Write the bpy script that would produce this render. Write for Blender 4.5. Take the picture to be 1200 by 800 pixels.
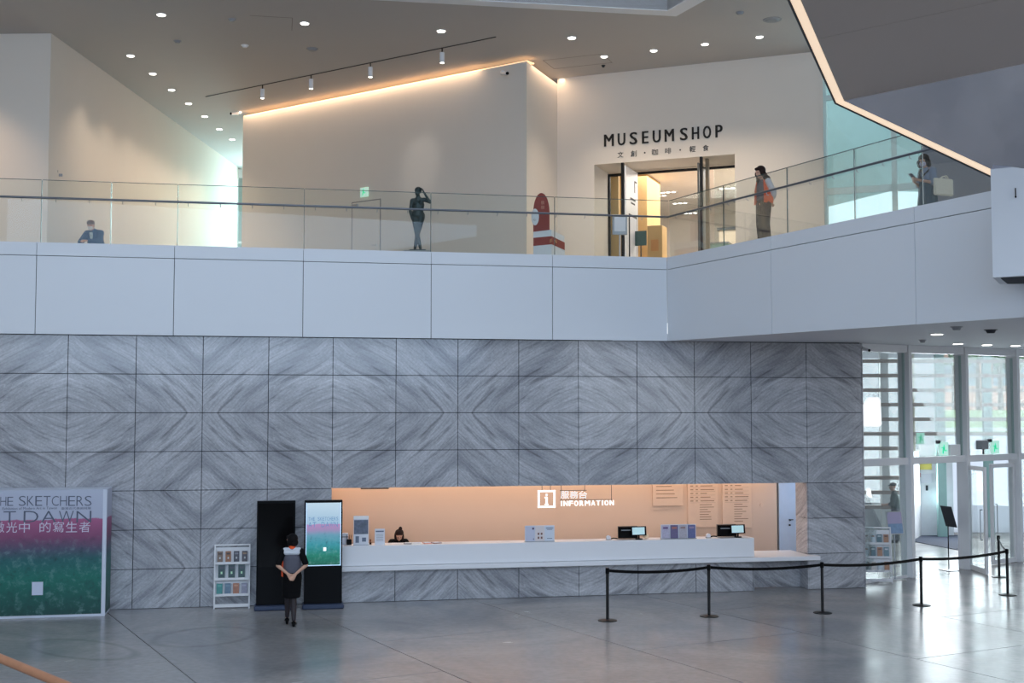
import bpy, bmesh, math, random
from mathutils import Vector, Matrix, Euler
import numpy as np
random.seed(7)
for o in list(bpy.data.objects): bpy.data.objects.remove(o)
SC = bpy.context.scene; COL = SC.collection

# ------------------------------------------------------------ camera, world, light, exposure
EYE = 3.81; PITCH = .0562; FPX = 1450.0
cam = bpy.data.cameras.new('camera'); cam.sensor_width = 36; cam.lens = FPX*36/1200
cam.clip_start = .05; cam.clip_end = 600
co = bpy.data.objects.new('camera', cam); COL.objects.link(co)
co.location = (0, 0, EYE); co.rotation_euler = (math.pi/2+PITCH, 0, 0); SC.camera = co
SC.view_settings.view_transform = 'Standard'; SC.view_settings.look = 'None'
SC.view_settings.gamma = 1; SC.view_settings.use_curve_mapping = False
SC.view_settings.exposure = -0.33
wd = bpy.data.worlds.new('sky'); SC.world = wd; wd.use_nodes = True
nt = wd.node_tree; bg = nt.nodes['Background']
tc = nt.nodes.new('ShaderNodeTexCoord'); sx = nt.nodes.new('ShaderNodeSeparateXYZ'); rp = nt.nodes.new('ShaderNodeValToRGB')
nt.links.new(tc.outputs['Generated'], sx.inputs[0]); nt.links.new(sx.outputs['Z'], rp.inputs[0]); nt.links.new(rp.outputs[0], bg.inputs[0])
rp.color_ramp.elements[0].position = 0; rp.color_ramp.elements[0].color = (.93, .97, 1, 1)
rp.color_ramp.elements[1].position = 1; rp.color_ramp.elements[1].color = (.62, .78, 1, 1)
bg.inputs[1].default_value = 1.9

def area(name, loc, direction, sx_, sy_, power, color, spread=math.pi, roll=0):
    l = bpy.data.lights.new(name, 'AREA'); l.shape = 'RECTANGLE'; l.size = sx_; l.size_y = sy_
    l.energy = power; l.color = color; l.spread = spread
    o = bpy.data.objects.new(name, l); COL.objects.link(o); o.location = loc
    o.rotation_euler = Vector(direction).to_track_quat('-Z', 'Y').to_euler()
    if roll: o.rotation_euler.rotate_axis('Z', roll)
    return o
COOL = (.47, .69, 1.0); WARM = (1.0, .70, .46)
area('daylight_rear_window', (1, -9.5, 9.2), (0, 1, -.05), 22, 8, 2950, COOL)
area('right_fill_light', (15.8, 6, 6.5), (-1, .55, -.05), 12, 7, 950, (.84, .91, 1.0))  # added fill lamp brightening the hall from the right; no window in that wall
area('daylight_roof_window', (1, 13, 18.6), (0, 0, -1), 14, 12, 160, COOL)

# ------------------------------------------------------------ numbers of the place
TH = .1904
E2 = Vector((math.cos(TH), math.sin(TH), 0)); N2 = Vector((math.sin(TH), -math.cos(TH), 0)); O2 = Vector((-9.821, 23.64, 0))
PW, RH, ZR = 1.268, .755, 3.777           # marble panel width, row height, height of the third joint
def W(u, o, z=0): return O2 + E2*u + N2*o + Vector((0, 0, z))
_c, _s = math.cos(PITCH), math.sin(PITCH)
def ray(x, y):
    a = (x-600)/FPX; b = (400-y)/FPX
    return Vector((a, _c-b*_s, _s+b*_c))
def at_z(x, y, z):                        # photo point on the level z
    d = ray(x, y); return d*((z-EYE)/d.z) + Vector((0, 0, EYE))
def at_y(x, y, Y):                        # photo point at the distance Y
    d = ray(x, y); return d*(Y/d.y) + Vector((0, 0, EYE))
def lin(c):
    c = [v/255 for v in c[:3]]
    return tuple([(v/12.92 if v <= .04045 else ((v+.055)/1.055)**2.4) for v in c] + [1])

# ------------------------------------------------------------ materials
MATS = {}
def pm(name, col, rough=.5, metal=0, var=.06, scale=6, emis=0, bump=0, spec=.5, coat=0):
    if name in MATS: return MATS[name]
    m = bpy.data.materials.new(name); m.use_nodes = True; t = m.node_tree; b = t.nodes['Principled BSDF']
    base = lin(col)
    co_ = t.nodes.new('ShaderNodeTexCoord'); n = t.nodes.new('ShaderNodeTexNoise'); n.inputs['Scale'].default_value = scale; n.inputs['Detail'].default_value = 3
    mx = t.nodes.new('ShaderNodeMix'); mx.data_type = 'RGBA'
    t.links.new(co_.outputs['Object'], n.inputs['Vector']); t.links.new(n.outputs['Fac'], mx.inputs[0])
    mx.inputs[6].default_value = tuple([v*(1-var) for v in base[:3]]+[1]); mx.inputs[7].default_value = tuple([min(1, v*(1+var)) for v in base[:3]]+[1])
    t.links.new(mx.outputs[2], b.inputs['Base Color'])
    b.inputs['Roughness'].default_value = rough; b.inputs['Metallic'].default_value = metal
    b.inputs['Specular IOR Level'].default_value = spec
    if coat: b.inputs['Coat Weight'].default_value = coat; b.inputs['Coat Roughness'].default_value = .08
    if emis: t.links.new(mx.outputs[2], b.inputs['Emission Color']); b.inputs['Emission Strength'].default_value = emis
    if bump:
        bp = t.nodes.new('ShaderNodeBump'); bp.inputs['Strength'].default_value = bump; bp.inputs['Distance'].default_value = .01
        t.links.new(n.outputs['Fac'], bp.inputs['Height']); t.links.new(bp.outputs[0], b.inputs['Normal'])
    MATS[name] = m; return m
def glassm(name, tint, refl=.9, rough=0.0):
    m = bpy.data.materials.new(name); m.use_nodes = True; t = m.node_tree
    t.nodes.remove(t.nodes['Principled BSDF']); out = t.nodes['Material Output']
    tr = t.nodes.new('ShaderNodeBsdfTransparent'); tr.inputs[0].default_value = (*tint, 1)
    gl = t.nodes.new('ShaderNodeBsdfGlossy'); gl.inputs['Roughness'].default_value = rough
    fr = t.nodes.new('ShaderNodeFresnel'); fr.inputs['IOR'].default_value = 1.5
    mu = t.nodes.new('ShaderNodeMath'); mu.operation = 'MULTIPLY'; mu.inputs[1].default_value = refl
    mx = t.nodes.new('ShaderNodeMixShader')
    t.links.new(fr.outputs[0], mu.inputs[0]); t.links.new(mu.outputs[0], mx.inputs[0])
    t.links.new(tr.outputs[0], mx.inputs[1]); t.links.new(gl.outputs[0], mx.inputs[2]); t.links.new(mx.outputs[0], out.inputs[0])
    return m
def glow_film():
    if 'glow_film' in MATS: return MATS['glow_film']
    m = bpy.data.materials.new('glowing_white_film'); m.use_nodes = True; t = m.node_tree; b = t.nodes['Principled BSDF']; b.inputs['Base Color'].default_value = (.95, .96, .97, 1)
    b.inputs['Emission Color'].default_value = (1, 1, 1, 1); b.inputs['Emission Strength'].default_value = .75; n = t.nodes.new('ShaderNodeBsdfTranslucent'); n.inputs[0].default_value = (1, 1, 1, 1); mx = t.nodes.new('ShaderNodeMixShader'); mx.inputs[0].default_value = .25  # emission stands in for daylight through the sheet; it is no lamp
    t.links.new(b.outputs[0], mx.inputs[1]); t.links.new(n.outputs[0], mx.inputs[2]); t.links.new(mx.outputs[0], t.nodes['Material Output'].inputs[0]); MATS['glow_film'] = m; return m
def marble(name):
    m = bpy.data.materials.new(name); m.use_nodes = True; t = m.node_tree; b = t.nodes['Principled BSDF']; N = t.nodes.new; L = t.links.new
    def math_(op, a, c=None, v=None):
        n = N('ShaderNodeMath'); n.operation = op
        for i, s in enumerate((a, c, v)):
            if s is None: continue
            if isinstance(s, (int, float)): n.inputs[i].default_value = s
            else: L(s, n.inputs[i])
        return n.outputs[0]
    tc = N('ShaderNodeTexCoord'); s = N('ShaderNodeSeparateXYZ'); L(tc.outputs['Object'], s.inputs[0])
    # depth (y) folds on at the returns of the niche
    xx = math_('SUBTRACT', s.outputs['X'], s.outputs['Y'])
    u = math_('PINGPONG', math_('SUBTRACT', xx, 3*PW), 2*PW)
    v = math_('PINGPONG', math_('SUBTRACT', ZR, s.outputs['Z']), 2*RH)
    cb = N('ShaderNodeCombineXYZ'); L(u, cb.inputs[0]); L(v, cb.inputs[1])
    wn = N('ShaderNodeTexNoise'); L(cb.outputs[0], wn.inputs['Vector']); wn.inputs['Scale'].default_value = .55; wn.inputs['Detail'].default_value = 2
    bend = math_('MULTIPLY', math_('MULTIPLY', u, u), .12)
    ac = math_('SUBTRACT', v, math_('SUBTRACT', math_('MULTIPLY', u, 1.08), bend))
    ac = math_('ADD', ac, math_('MULTIPLY', math_('SUBTRACT', wn.outputs['Fac'], .5), .5))
    al = math_('ADD', math_('MULTIPLY', v, .6), math_('MULTIPLY', u, .75))
    def streak(sa, sl, det, seed, dist=0.0):
        c = N('ShaderNodeCombineXYZ'); L(math_('MULTIPLY', ac, sa), c.inputs[0]); L(math_('MULTIPLY', al, sl), c.inputs[1]); c.inputs[2].default_value = seed
        n = N('ShaderNodeTexNoise'); L(c.outputs[0], n.inputs['Vector']); n.inputs['Scale'].default_value = 1; n.inputs['Detail'].default_value = det; n.inputs['Roughness'].default_value = .62
        n.inputs['Distortion'].default_value = dist
        return n.outputs['Fac']
    broad = streak(1.5, .35, 4, 1.0, .1); fine = streak(22, 2.6, 7, 4.0, .3); dark = streak(8, .9, 6, 9.0, .35); white = streak(3.2, .45, 2, 15.0, .1)
    r1 = N('ShaderNodeValToRGB'); L(broad, r1.inputs[0])
    e = r1.color_ramp.elements; e[0].position = .3; e[0].color = (.31, .318, .35, 1); e[1].position = .68; e[1].color = (.56, .565, .595, 1)
    r2 = N('ShaderNodeMapRange'); L(fine, r2.inputs[0]); r2.inputs[1].default_value = .3; r2.inputs[2].default_value = .7; r2.inputs[3].default_value = .80; r2.inputs[4].default_value = 1.19
    r3 = N('ShaderNodeMapRange'); L(dark, r3.inputs[0]); r3.inputs[1].default_value = .54; r3.inputs[2].default_value = .68; r3.inputs[3].default_value = 1.02; r3.inputs[4].default_value = .60
    wv = math_('ABSOLUTE', math_('SUBTRACT', white, .5))
    r4 = N('ShaderNodeMapRange'); L(wv, r4.inputs[0]); r4.inputs[1].default_value = 0; r4.inputs[2].default_value = .006; r4.inputs[3].default_value = .12; r4.inputs[4].default_value = 0
    sp = N('ShaderNodeTexNoise'); L(cb.outputs[0], sp.inputs['Vector']); sp.inputs['Scale'].default_value = 22; sp.inputs['Detail'].default_value = 5; sp.inputs['Roughness'].default_value = .7
    r5 = N('ShaderNodeMapRange'); L(sp.outputs['Fac'], r5.inputs[0]); r5.inputs[1].default_value = .3; r5.inputs[2].default_value = .7; r5.inputs[3].default_value = .82; r5.inputs[4].default_value = 1.16
    mul = math_('MULTIPLY', math_('MULTIPLY', r2.outputs[0], r3.outputs[0]), r5.outputs[0])
    oi = N('ShaderNodeObjectInfo'); mul = math_('MULTIPLY', mul, math_('ADD', math_('MULTIPLY', oi.outputs['Random'], .10), .95))
    sc = N('ShaderNodeVectorMath'); sc.operation = 'SCALE'; L(r1.outputs[0], sc.inputs[0]); L(mul, sc.inputs['Scale'])
    ad = N('ShaderNodeVectorMath'); ad.operation = 'ADD'; L(sc.outputs[0], ad.inputs[0]); L(r4.outputs[0], ad.inputs[1])
    L(ad.outputs[0], b.inputs['Base Color']); b.inputs['Roughness'].default_value = .13; b.inputs['Specular IOR Level'].default_value = .4
    return m
def concrete():
    m = bpy.data.materials.new('polished_concrete'); m.use_nodes = True; t = m.node_tree; b = t.nodes['Principled BSDF']; N = t.nodes.new; L = t.links.new
    g = N('ShaderNodeNewGeometry')
    a = N('ShaderNodeTexNoise'); a.inputs['Scale'].default_value = .35; a.inputs['Detail'].default_value = 6; a.inputs['Distortion'].default_value = 1.2; L(g.outputs['Position'], a.inputs['Vector'])
    c = N('ShaderNodeTexNoise'); c.inputs['Scale'].default_value = 9; c.inputs['Detail'].default_value = 8; L(g.outputs['Position'], c.inputs['Vector'])
    r = N('ShaderNodeValToRGB'); L(a.outputs['Fac'], r.inputs[0]); e = r.color_ramp.elements
    e[0].position = .32; e[0].color = (.25, .25, .26, 1); e[1].position = .68; e[1].color = (.43, .41, .39, 1)
    mr = N('ShaderNodeMapRange'); L(c.outputs['Fac'], mr.inputs[0]); mr.inputs[1].default_value = .3; mr.inputs[2].default_value = .7; mr.inputs[3].default_value = .9; mr.inputs[4].default_value = 1.08
    oi = N('ShaderNodeObjectInfo'); mm = N('ShaderNodeMath'); mm.operation = 'MULTIPLY_ADD'; L(oi.outputs['Random'], mm.inputs[0]); mm.inputs[1].default_value = .12; mm.inputs[2].default_value = .94
    m2 = N('ShaderNodeMath'); m2.operation = 'MULTIPLY'; L(mr.outputs[0], m2.inputs[0]); L(mm.outputs[0], m2.inputs[1])
    # scuffed tyre loops on the concrete
    tot = m2.outputs[0]
    for (px, py, rx, ry, ang) in ((-5.2, 21.2, .75, .95, .4), (-6.9, 20.1, .55, 1.2, -.9)):
        sb = N('ShaderNodeVectorMath'); sb.operation = 'SUBTRACT'; L(g.outputs['Position'], sb.inputs[0]); sb.inputs[1].default_value = (px, py, 0)
        ro = N('ShaderNodeVectorRotate'); ro.rotation_type = 'Z_AXIS'; L(sb.outputs[0], ro.inputs[0]); ro.inputs['Angle'].default_value = ang
        dv = N('ShaderNodeVectorMath'); dv.operation = 'DIVIDE'; L(ro.outputs[0], dv.inputs[0]); dv.inputs[1].default_value = (rx, ry, 1)
        ln = N('ShaderNodeVectorMath'); ln.operation = 'LENGTH'; L(dv.outputs[0], ln.inputs[0])
        s1 = N('ShaderNodeMath'); s1.operation = 'SUBTRACT'; L(ln.outputs['Value'], s1.inputs[0]); s1.inputs[1].default_value = 1
        s2 = N('ShaderNodeMath'); s2.operation = 'ABSOLUTE'; L(s1.outputs[0], s2.inputs[0])
        s3 = N('ShaderNodeMapRange'); L(s2.outputs[0], s3.inputs[0]); s3.inputs[1].default_value = .02; s3.inputs[2].default_value = .14; s3.inputs[3].default_value = .78; s3.inputs[4].default_value = 1
        s4 = N('ShaderNodeMath'); s4.operation = 'MULTIPLY'; L(tot, s4.inputs[0]); L(s3.outputs[0], s4.inputs[1]); tot = s4.outputs[0]
    sc = N('ShaderNodeVectorMath'); sc.operation = 'SCALE'; L(r.outputs[0], sc.inputs[0]); L(tot, sc.inputs['Scale'])
    L(sc.outputs[0], b.inputs['Base Color'])
    rr = N('ShaderNodeMapRange'); L(a.outputs['Fac'], rr.inputs[0]); rr.inputs[3].default_value = .14; rr.inputs[4].default_value = .34; L(rr.outputs[0], b.inputs['Roughness'])
    b.inputs['Specular IOR Level'].default_value = .55
    return m
def poster(name, w, h, x0=0, emis=0, edge=.765):
    m = bpy.data.materials.new(name); m.use_nodes = True; t = m.node_tree; b = t.nodes['Principled BSDF']; N = t.nodes.new; L = t.links.new
    tc = N('ShaderNodeTexCoord'); s = N('ShaderNodeSeparateXYZ'); L(tc.outputs['Object'], s.inputs[0])
    n = N('ShaderNodeTexNoise'); n.inputs['Scale'].default_value = 3.2/h; n.inputs['Detail'].default_value = 7; n.inputs['Roughness'].default_value = .65; L(tc.outputs['Object'], n.inputs['Vector'])
    n2 = N('ShaderNodeTexNoise'); n2.inputs['Scale'].default_value = 13/h; n2.inputs['Detail'].default_value = 8; n2.inputs['Roughness'].default_value = .68; n2.inputs['Distortion'].default_value = .25; L(tc.outputs['Object'], n2.inputs['Vector'])
    d = N('ShaderNodeMath'); d.operation = 'DIVIDE'; L(s.outputs['Z'], d.inputs[0]); d.inputs[1].default_value = h
    w1 = N('ShaderNodeMath'); w1.operation = 'MULTIPLY_ADD'; L(n.outputs['Fac'], w1.inputs[0]); w1.inputs[1].default_value = .09; L(d.outputs[0], w1.inputs[2])
    w2 = N('ShaderNodeMath'); w2.operation = 'SUBTRACT'; L(w1.outputs[0], w2.inputs[0]); w2.inputs[1].default_value = .045
    r = N('ShaderNodeValToRGB'); L(w2.outputs[0], r.inputs[0]); cr = r.color_ramp
    cols = [(0, (0, 66, 62)), (.3, (2, 110, 96)), (.44, (24, 96, 98)), (.52, (76, 80, 104)), (.62, (130, 70, 108)), (edge-.004, (172, 92, 134)), (edge+.002, (184, 188, 208)), (1, (190, 196, 214))]
    if emis: cols = [(0, (0, 104, 84)), (.16, (0, 132, 112)), (.34, (50, 156, 172)), (.48, (104, 164, 190)), (.57, (168, 146, 194)), (edge-.004, (190, 146, 200)), (edge+.002, (168, 204, 232)), (1, (206, 232, 250))]
    cr.elements[0].position = cols[0][0]; cr.elements[0].color = lin(cols[0][1]); cr.elements[1].position = 1; cr.elements[1].color = lin(cols[-1][1])
    for p, c in cols[1:-1]: q = cr.elements.new(p); q.color = lin(c)
    mr = N('ShaderNodeMapRange'); L(n2.outputs['Fac'], mr.inputs[0]); mr.inputs[1].default_value = .52; mr.inputs[2].default_value = .75; mr.inputs[3].default_value = 0; mr.inputs[4].default_value = .45
    gate = N('ShaderNodeMapRange'); L(d.outputs[0], gate.inputs[0]); gate.inputs[1].default_value = edge-.1; gate.inputs[2].default_value = edge-.25; gate.inputs[3].default_value = 0; gate.inputs[4].default_value = 1
    gm = N('ShaderNodeMath'); gm.operation = 'MULTIPLY'; L(mr.outputs[0], gm.inputs[0]); L(gate.outputs[0], gm.inputs[1])
    dk = N('ShaderNodeMix'); dk.data_type = 'RGBA'; L(gm.outputs[0], dk.inputs[0]); L(r.outputs[0], dk.inputs[6]); dk.inputs[7].default_value = lin((150, 190, 190))
    mr2 = N('ShaderNodeMapRange'); L(n2.outputs['Fac'], mr2.inputs[0]); mr2.inputs[1].default_value = .46; mr2.inputs[2].default_value = .3; mr2.inputs[3].default_value = 0; mr2.inputs[4].default_value = .7
    gm2 = N('ShaderNodeMath'); gm2.operation = 'MULTIPLY'; L(mr2.outputs[0], gm2.inputs[0]); L(gate.outputs[0], gm2.inputs[1])
    dk2 = N('ShaderNodeMix'); dk2.data_type = 'RGBA'; L(gm2.outputs[0], dk2.inputs[0]); L(dk.outputs[2], dk2.inputs[6]); dk2.inputs[7].default_value = lin((4, 50, 55))
    L(dk2.outputs[2], b.inputs['Base Color']); b.inputs['Roughness'].default_value = .45
    if emis: L(dk2.outputs[2], b.inputs['Emission Color']); b.inputs['Emission Strength'].default_value = emis; b.inputs['Base Color'].default_value = (.02, .02, .02, 1); t.links.remove(b.inputs['Base Color'].links[0])
    return m

WHITE = pm('white_painted_metal', (226, 230, 236), .45, var=.015, scale=.4)
PLASTER = pm('plaster_wall', (226, 218, 208), .8, var=.02, scale=1.2)
CEIL = pm('ceiling_paint', (184, 181, 179), .85, var=.02, scale=.6)
SOFF = pm('soffit_paint', (214, 214, 220), .7, var=.02)
MARBLE = marble('bookmatched_grey_marble'); CONC = concrete()
GAP = pm('joint_filler', (52, 54, 60), .9)
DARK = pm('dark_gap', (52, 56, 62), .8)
BLACK = pm('black_plastic', (4, 4, 6), .3, spec=.12)
BLACKM = pm('black_metal', (7, 7, 9), .4, spec=.4)
STEEL = pm('brushed_steel', (170, 172, 176), .3, .9)
TAN = pm('tan_wall', (220, 190, 166), .75, var=.03, scale=1.5)
SOLID = pm('white_solid_surface', (240, 240, 243), .3, var=.01)
RAILG = glassm('railing_glass', (.965, .985, .978), .32); GEDGE = pm('glass_edge', (70, 92, 92), .25)
WING = glassm('window_glass', (.95, .985, .985), .45); CYANG = glassm('tinted_window_glass', (.84, .95, .95), .4)
LAMP = pm('lamp_white', (255, 250, 240), .5, emis=9, var=.01)
WARMLAMP = pm('cove_lamp', (255, 214, 168), .5, emis=1.35, var=.01)
SIGNW = pm('sign_white', (255, 255, 255), .5, emis=.95, var=.01)
INK = pm('black_ink', (34, 30, 28), .6); GREY = pm('grey_plastic', (150, 152, 156), .5); FRAME = pm('white_frame', (236, 236, 238), .4, var=.01)
PAPER = pm('white_paper', (226, 228, 236), .6, var=.02); GREENX = pm('exit_green', (40, 200, 150), .5, emis=.9, var=.02)

# ------------------------------------------------------------ mesh helpers
class MB:
    def __init__(s): s.bm = bmesh.new()
    def box(s, x0, x1, y0, y1, z0, z1, bev=0, m=None):
        r = bmesh.ops.create_cube(s.bm, size=1); vs = r['verts']
        for v in vs: v.co = Vector(((x0+x1)/2+v.co.x*(x1-x0), (y0+y1)/2+v.co.y*(y1-y0), (z0+z1)/2+v.co.z*(z1-z0)))
        if m is not None: bmesh.ops.transform(s.bm, matrix=m, verts=vs)
        if bev:
            es = list({e for v in vs for e in v.link_edges}); bmesh.ops.bevel(s.bm, geom=es, offset=bev, segments=1, affect='EDGES')
        return s
    def cone(s, p, q, r0, r1, n=16):
        p, q = Vector(p), Vector(q); d = q-p
        M = Matrix.Translation((p+q)/2) @ d.to_track_quat('Z', 'Y').to_matrix().to_4x4()
        bmesh.ops.create_cone(s.bm, cap_ends=True, segments=n, radius1=r0, radius2=r1, depth=d.length, matrix=M); return s
    def cyl(s, p, q, r, n=16): return s.cone(p, q, r, r, n)
    def tube(s, pts, r, n=10):
        pts = [Vector(p) for p in pts]
        for a, b in zip(pts, pts[1:]): s.cyl(a, b, r, n)
        for p in pts[1:-1]: s.ball(p, (r, r, r), 8)
        return s
    def ball(s, c, r, n=12, m=None):
        M = Matrix.Translation(Vector(c)) @ (m if m is not None else Matrix()) @ Matrix.Diagonal((*r, 1))
        bmesh.ops.create_uvsphere(s.bm, u_segments=n, v_segments=max(6, n//2+2), radius=1, matrix=M); return s
    def prism(s, poly, z0, z1):           # poly of (x,y); z may be numbers or functions of (x,y)
        f0 = z0 if callable(z0) else (lambda x, y: z0); f1 = z1 if callable(z1) else (lambda x, y: z1)
        a = [s.bm.verts.new((x, y, f0(x, y))) for x, y in poly]; b = [s.bm.verts.new((x, y, f1(x, y))) for x, y in poly]
        n = len(poly); s.bm.faces.new(a[::-1]); s.bm.faces.new(b)
        for i in range(n): s.bm.faces.new((a[i], a[(i+1) % n], b[(i+1) % n], b[i]))
        return s
    def slab(s, pts, thick):              # planar polygon in space extruded by a vector
        t = Vector(thick); a = [s.bm.verts.new(Vector(p)) for p in pts]; b = [s.bm.verts.new(Vector(p)+t) for p in pts]; n = len(pts)
        s.bm.faces.new(a[::-1]); s.bm.faces.new(b)
        for i in range(n): s.bm.faces.new((a[i], a[(i+1) % n], b[(i+1) % n], b[i]))
        return s
    def ribbon(s, pts, w, t):             # hanging strip (height w, thickness t)
        pts = [Vector(p) for p in pts]
        for a, b in zip(pts, pts[1:]):
            d = (b-a); nn = Vector((-d.y, d.x, 0)).normalized()*t/2; up = Vector((0, 0, w/2))
            s.slab([a-nn-up, b-nn-up, b-nn+up, a-nn+up], nn*2)
        return s
    def build(s, name, mat, parent=None, smooth=False):
        bmesh.ops.recalc_face_normals(s.bm, faces=s.bm.faces)
        me = bpy.data.meshes.new(name); s.bm.to_mesh(me); s.bm.free(); me.materials.append(mat)
        if smooth:
            for p in me.polygons: p.use_smooth = True
            me.set_sharp_from_angle(angle=math.radians(40))
        return link(name, me, parent)
def link(name, me, parent=None):
    o = bpy.data.objects.new(name, me); COL.objects.link(o); o.parent = parent; return o
def tag(o, label=None, cat=None, group=None, kind=None):
    if label: o['label'] = label
    if cat: o['category'] = cat
    if group: o['group'] = group
    if kind: o['kind'] = kind
    return o
def thing(name, label, cat, loc=(0, 0, 0), rz=0, group=None):
    o = bpy.data.objects.new(name, None); COL.objects.link(o); o.location = loc; o.rotation_euler = (0, 0, rz); o.empty_display_size = .1
    return tag(o, label, cat, group)
def struct(name, mb, mat, label, parent=None):
    o = mb.build(name, mat, parent)
    if parent is None: tag(o, label, 'structure', kind='structure')
    return o
def place(o, loc, rz=0): o.location = loc; o.rotation_euler = (0, 0, rz); return o
def copy_tree(o, parent=None):
    c = o.copy(); COL.objects.link(c); c.parent = parent
    for k in list(o.children): copy_tree(k, c)
    return c
_cache = {}
def glyph(ch, bold=0):                    # mesh data of one character or short word, in the xy plane
    k = (ch, bold)
    if k not in _cache:
        cu = bpy.data.curves.new('t', 'FONT'); cu.body = ch; cu.offset = bold; cu.resolution_u = 3
        o = bpy.data.objects.new('t', cu); COL.objects.link(o); bpy.context.view_layer.update()
        me = bpy.data.meshes.new_from_object(o.evaluated_get(bpy.context.evaluated_depsgraph_get()))
        vs = [v.co.copy() for v in me.vertices]; fs = [tuple(p.vertices) for p in me.polygons]
        bpy.data.objects.remove(o); bpy.data.curves.remove(cu); bpy.data.meshes.remove(me)
        x0 = min(v.x for v in vs); x1 = max(v.x for v in vs); y0 = min(v.y for v in vs); y1 = max(v.y for v in vs)
        _cache[k] = ([((v.x-x0)/max(x1-x0, 1e-6), (v.y-y0)/max(y1-y0, 1e-6)) for v in vs], fs)
    return _cache[k]
def letters(name, items, mat, parent, y=0, th=.01, single=True):
    """items: (text, x0, x1, z0, z1[, bold]) facing -y at depth y"""
    bm = bmesh.new(); out = []
    for it in items:
        bo = it[5] if len(it) > 5 else 0
        vs, fs = glyph(it[0], min(bo, 0)); x0, x1, z0, z1 = it[1:5]
        fl = []
        for sh in ((0,) if bo <= 0 else (-bo, bo)):
            nv = [bm.verts.new((x0+a*(x1-x0)+sh, y-th-abs(sh)*.02, z0+b*(z1-z0))) for a, b in vs]
            for f in fs:
                try: fl.append(bm.faces.new([nv[i] for i in f]))
                except ValueError: pass
        if th > .004:
            r = bmesh.ops.extrude_face_region(bm, geom=fl); mv = [g for g in r['geom'] if isinstance(g, bmesh.types.BMVert)]
            bmesh.ops.translate(bm, verts=mv, vec=(0, th, 0))
        if not single:
            bmesh.ops.recalc_face_normals(bm, faces=bm.faces)
            me = bpy.data.meshes.new(name); bm.to_mesh(me); bm.free(); me.materials.append(mat); out.append(link(name, me, parent)); bm = bmesh.new()
    if single:
        bmesh.ops.recalc_face_normals(bm, faces=bm.faces)
        me = bpy.data.meshes.new(name); bm.to_mesh(me); me.materials.append(mat); out.append(link(name, me, parent))
    bm.free(); return out
ORD = ['nearest', 'second', 'third', 'fourth', 'fifth', 'sixth', 'seventh', 'eighth', 'ninth', 'tenth']
def ordn(i): return ['first', 'second', 'third', 'fourth', 'fifth', 'sixth', 'seventh', 'eighth', 'ninth', 'tenth', 'eleventh', 'twelfth'][i]

# ------------------------------------------------------------ floor
FO = Vector((2.0, 20.0, 0)); FA = math.radians(-62)
fl = MB().box(-16, 30, -12, 39.5, -.25, -.03)
floor = struct('floor', fl, GAP, 'grey polished concrete floor of large slabs')
d1 = Vector((math.cos(FA), math.sin(FA))); d2 = Vector((-d1.y, d1.x))
SLA, SLB = 5.2, 3.4
def clip(poly, xmin, xmax, ymin, ymax):
    def cut(P, ins, inter):
        out = []
        for i in range(len(P)):
            a, b = P[i], P[(i+1) % len(P)]
            if ins(a): out.append(a)
            if ins(a) != ins(b): out.append(inter(a, b))
        return out
    for ax, lim, sg in ((0, xmin, 1), (0, xmax, -1), (1, ymin, 1), (1, ymax, -1)):
        if not poly: return poly
        ins = lambda p: (p[ax]-lim)*sg >= 0
        def inter(a, b):
            t = (lim-a[ax])/(b[ax]-a[ax]); return tuple(a[k]+(b[k]-a[k])*t for k in (0, 1))
        poly = cut(poly, ins, inter)
    return poly
for i in range(-9, 10):
    for j in range(-9, 11):
        off = SLA*.5*(j % 2)
        c = [(i*SLA+off, j*SLB), ((i+1)*SLA+off, j*SLB), ((i+1)*SLA+off, (j+1)*SLB), (i*SLA+off, (j+1)*SLB)]
        g = .009
        c = [(c[0][0]+g, c[0][1]+g), (c[1][0]-g, c[1][1]+g), (c[2][0]-g, c[2][1]-g), (c[3][0]+g, c[3][1]-g)]
        w = [tuple((FO.xy + d1*a + d2*b)) for a, b in c]
        w = clip(w, -15, 29, 4, 39)
        if len(w) < 3: continue
        sl = MB().prism(w, -.03, 0).build('floor_slab', CONC, floor)
tag(floor, kind='structure')

# ------------------------------------------------------------ marble wall with niche
wall = struct('wall_back', MB().box(-5.5, 5*PW-.02, .035, .25, 0, 5.3).box(5*PW-.02, 13*PW+.02, .035, .25, 3.777-2*RH+.02, 5.3).box(13*PW+.02, 17.75, .035, .25, 0, 5.3)
              .box(5*PW-.02, 15.22, .035, .25, 0, .66), GAP, 'grey bookmatched marble wall')
place(wall, O2, TH)
def panel(x0, x1, z0, z1, y=0):
    j = random.uniform(-.0012, .0012)
    MB().box(x0+.006, x1-.006, y+j, y+.035, z0+.006, z1-.006, .002).build('marble_panel', MARBLE, wall)
rows = [(ZR+(2-k-1)*RH, ZR+(2-k)*RH) for k in range(7)]    # top row first
rows[-1] = (0, rows[-1][1])
for k in range(-4, 14):
    for r, (z0, z1) in enumerate(rows):
        x0, x1 = k*PW, (k+1)*PW
        if k == 13: x1 = 17.77
        if 5 <= k <= 12 and r >= 4:
            if r == 6:
                if k < 12 and k*PW < 15.2: panel(x0, min(x1, 15.22), 0, .66)
            continue
        panel(x0, x1, z0, z1)
panel(15.22, 13*PW, 0, .66, .42)                            # recessed foot under the low end
MB().box(15.22, 15.24, 0, .42, 0, .66).build('marble_return', MARBLE, wall)
for z0, z1 in rows[4:]:
    MB().box(13*PW-.02, 13*PW, .004, .6, z0+.004, z1-.004, .002).build('marble_return', MARBLE, wall)
MB().box(17.77, 17.80, .0, .35, 0, 5.29, .003).build('marble_return', MARBLE, wall)
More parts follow.
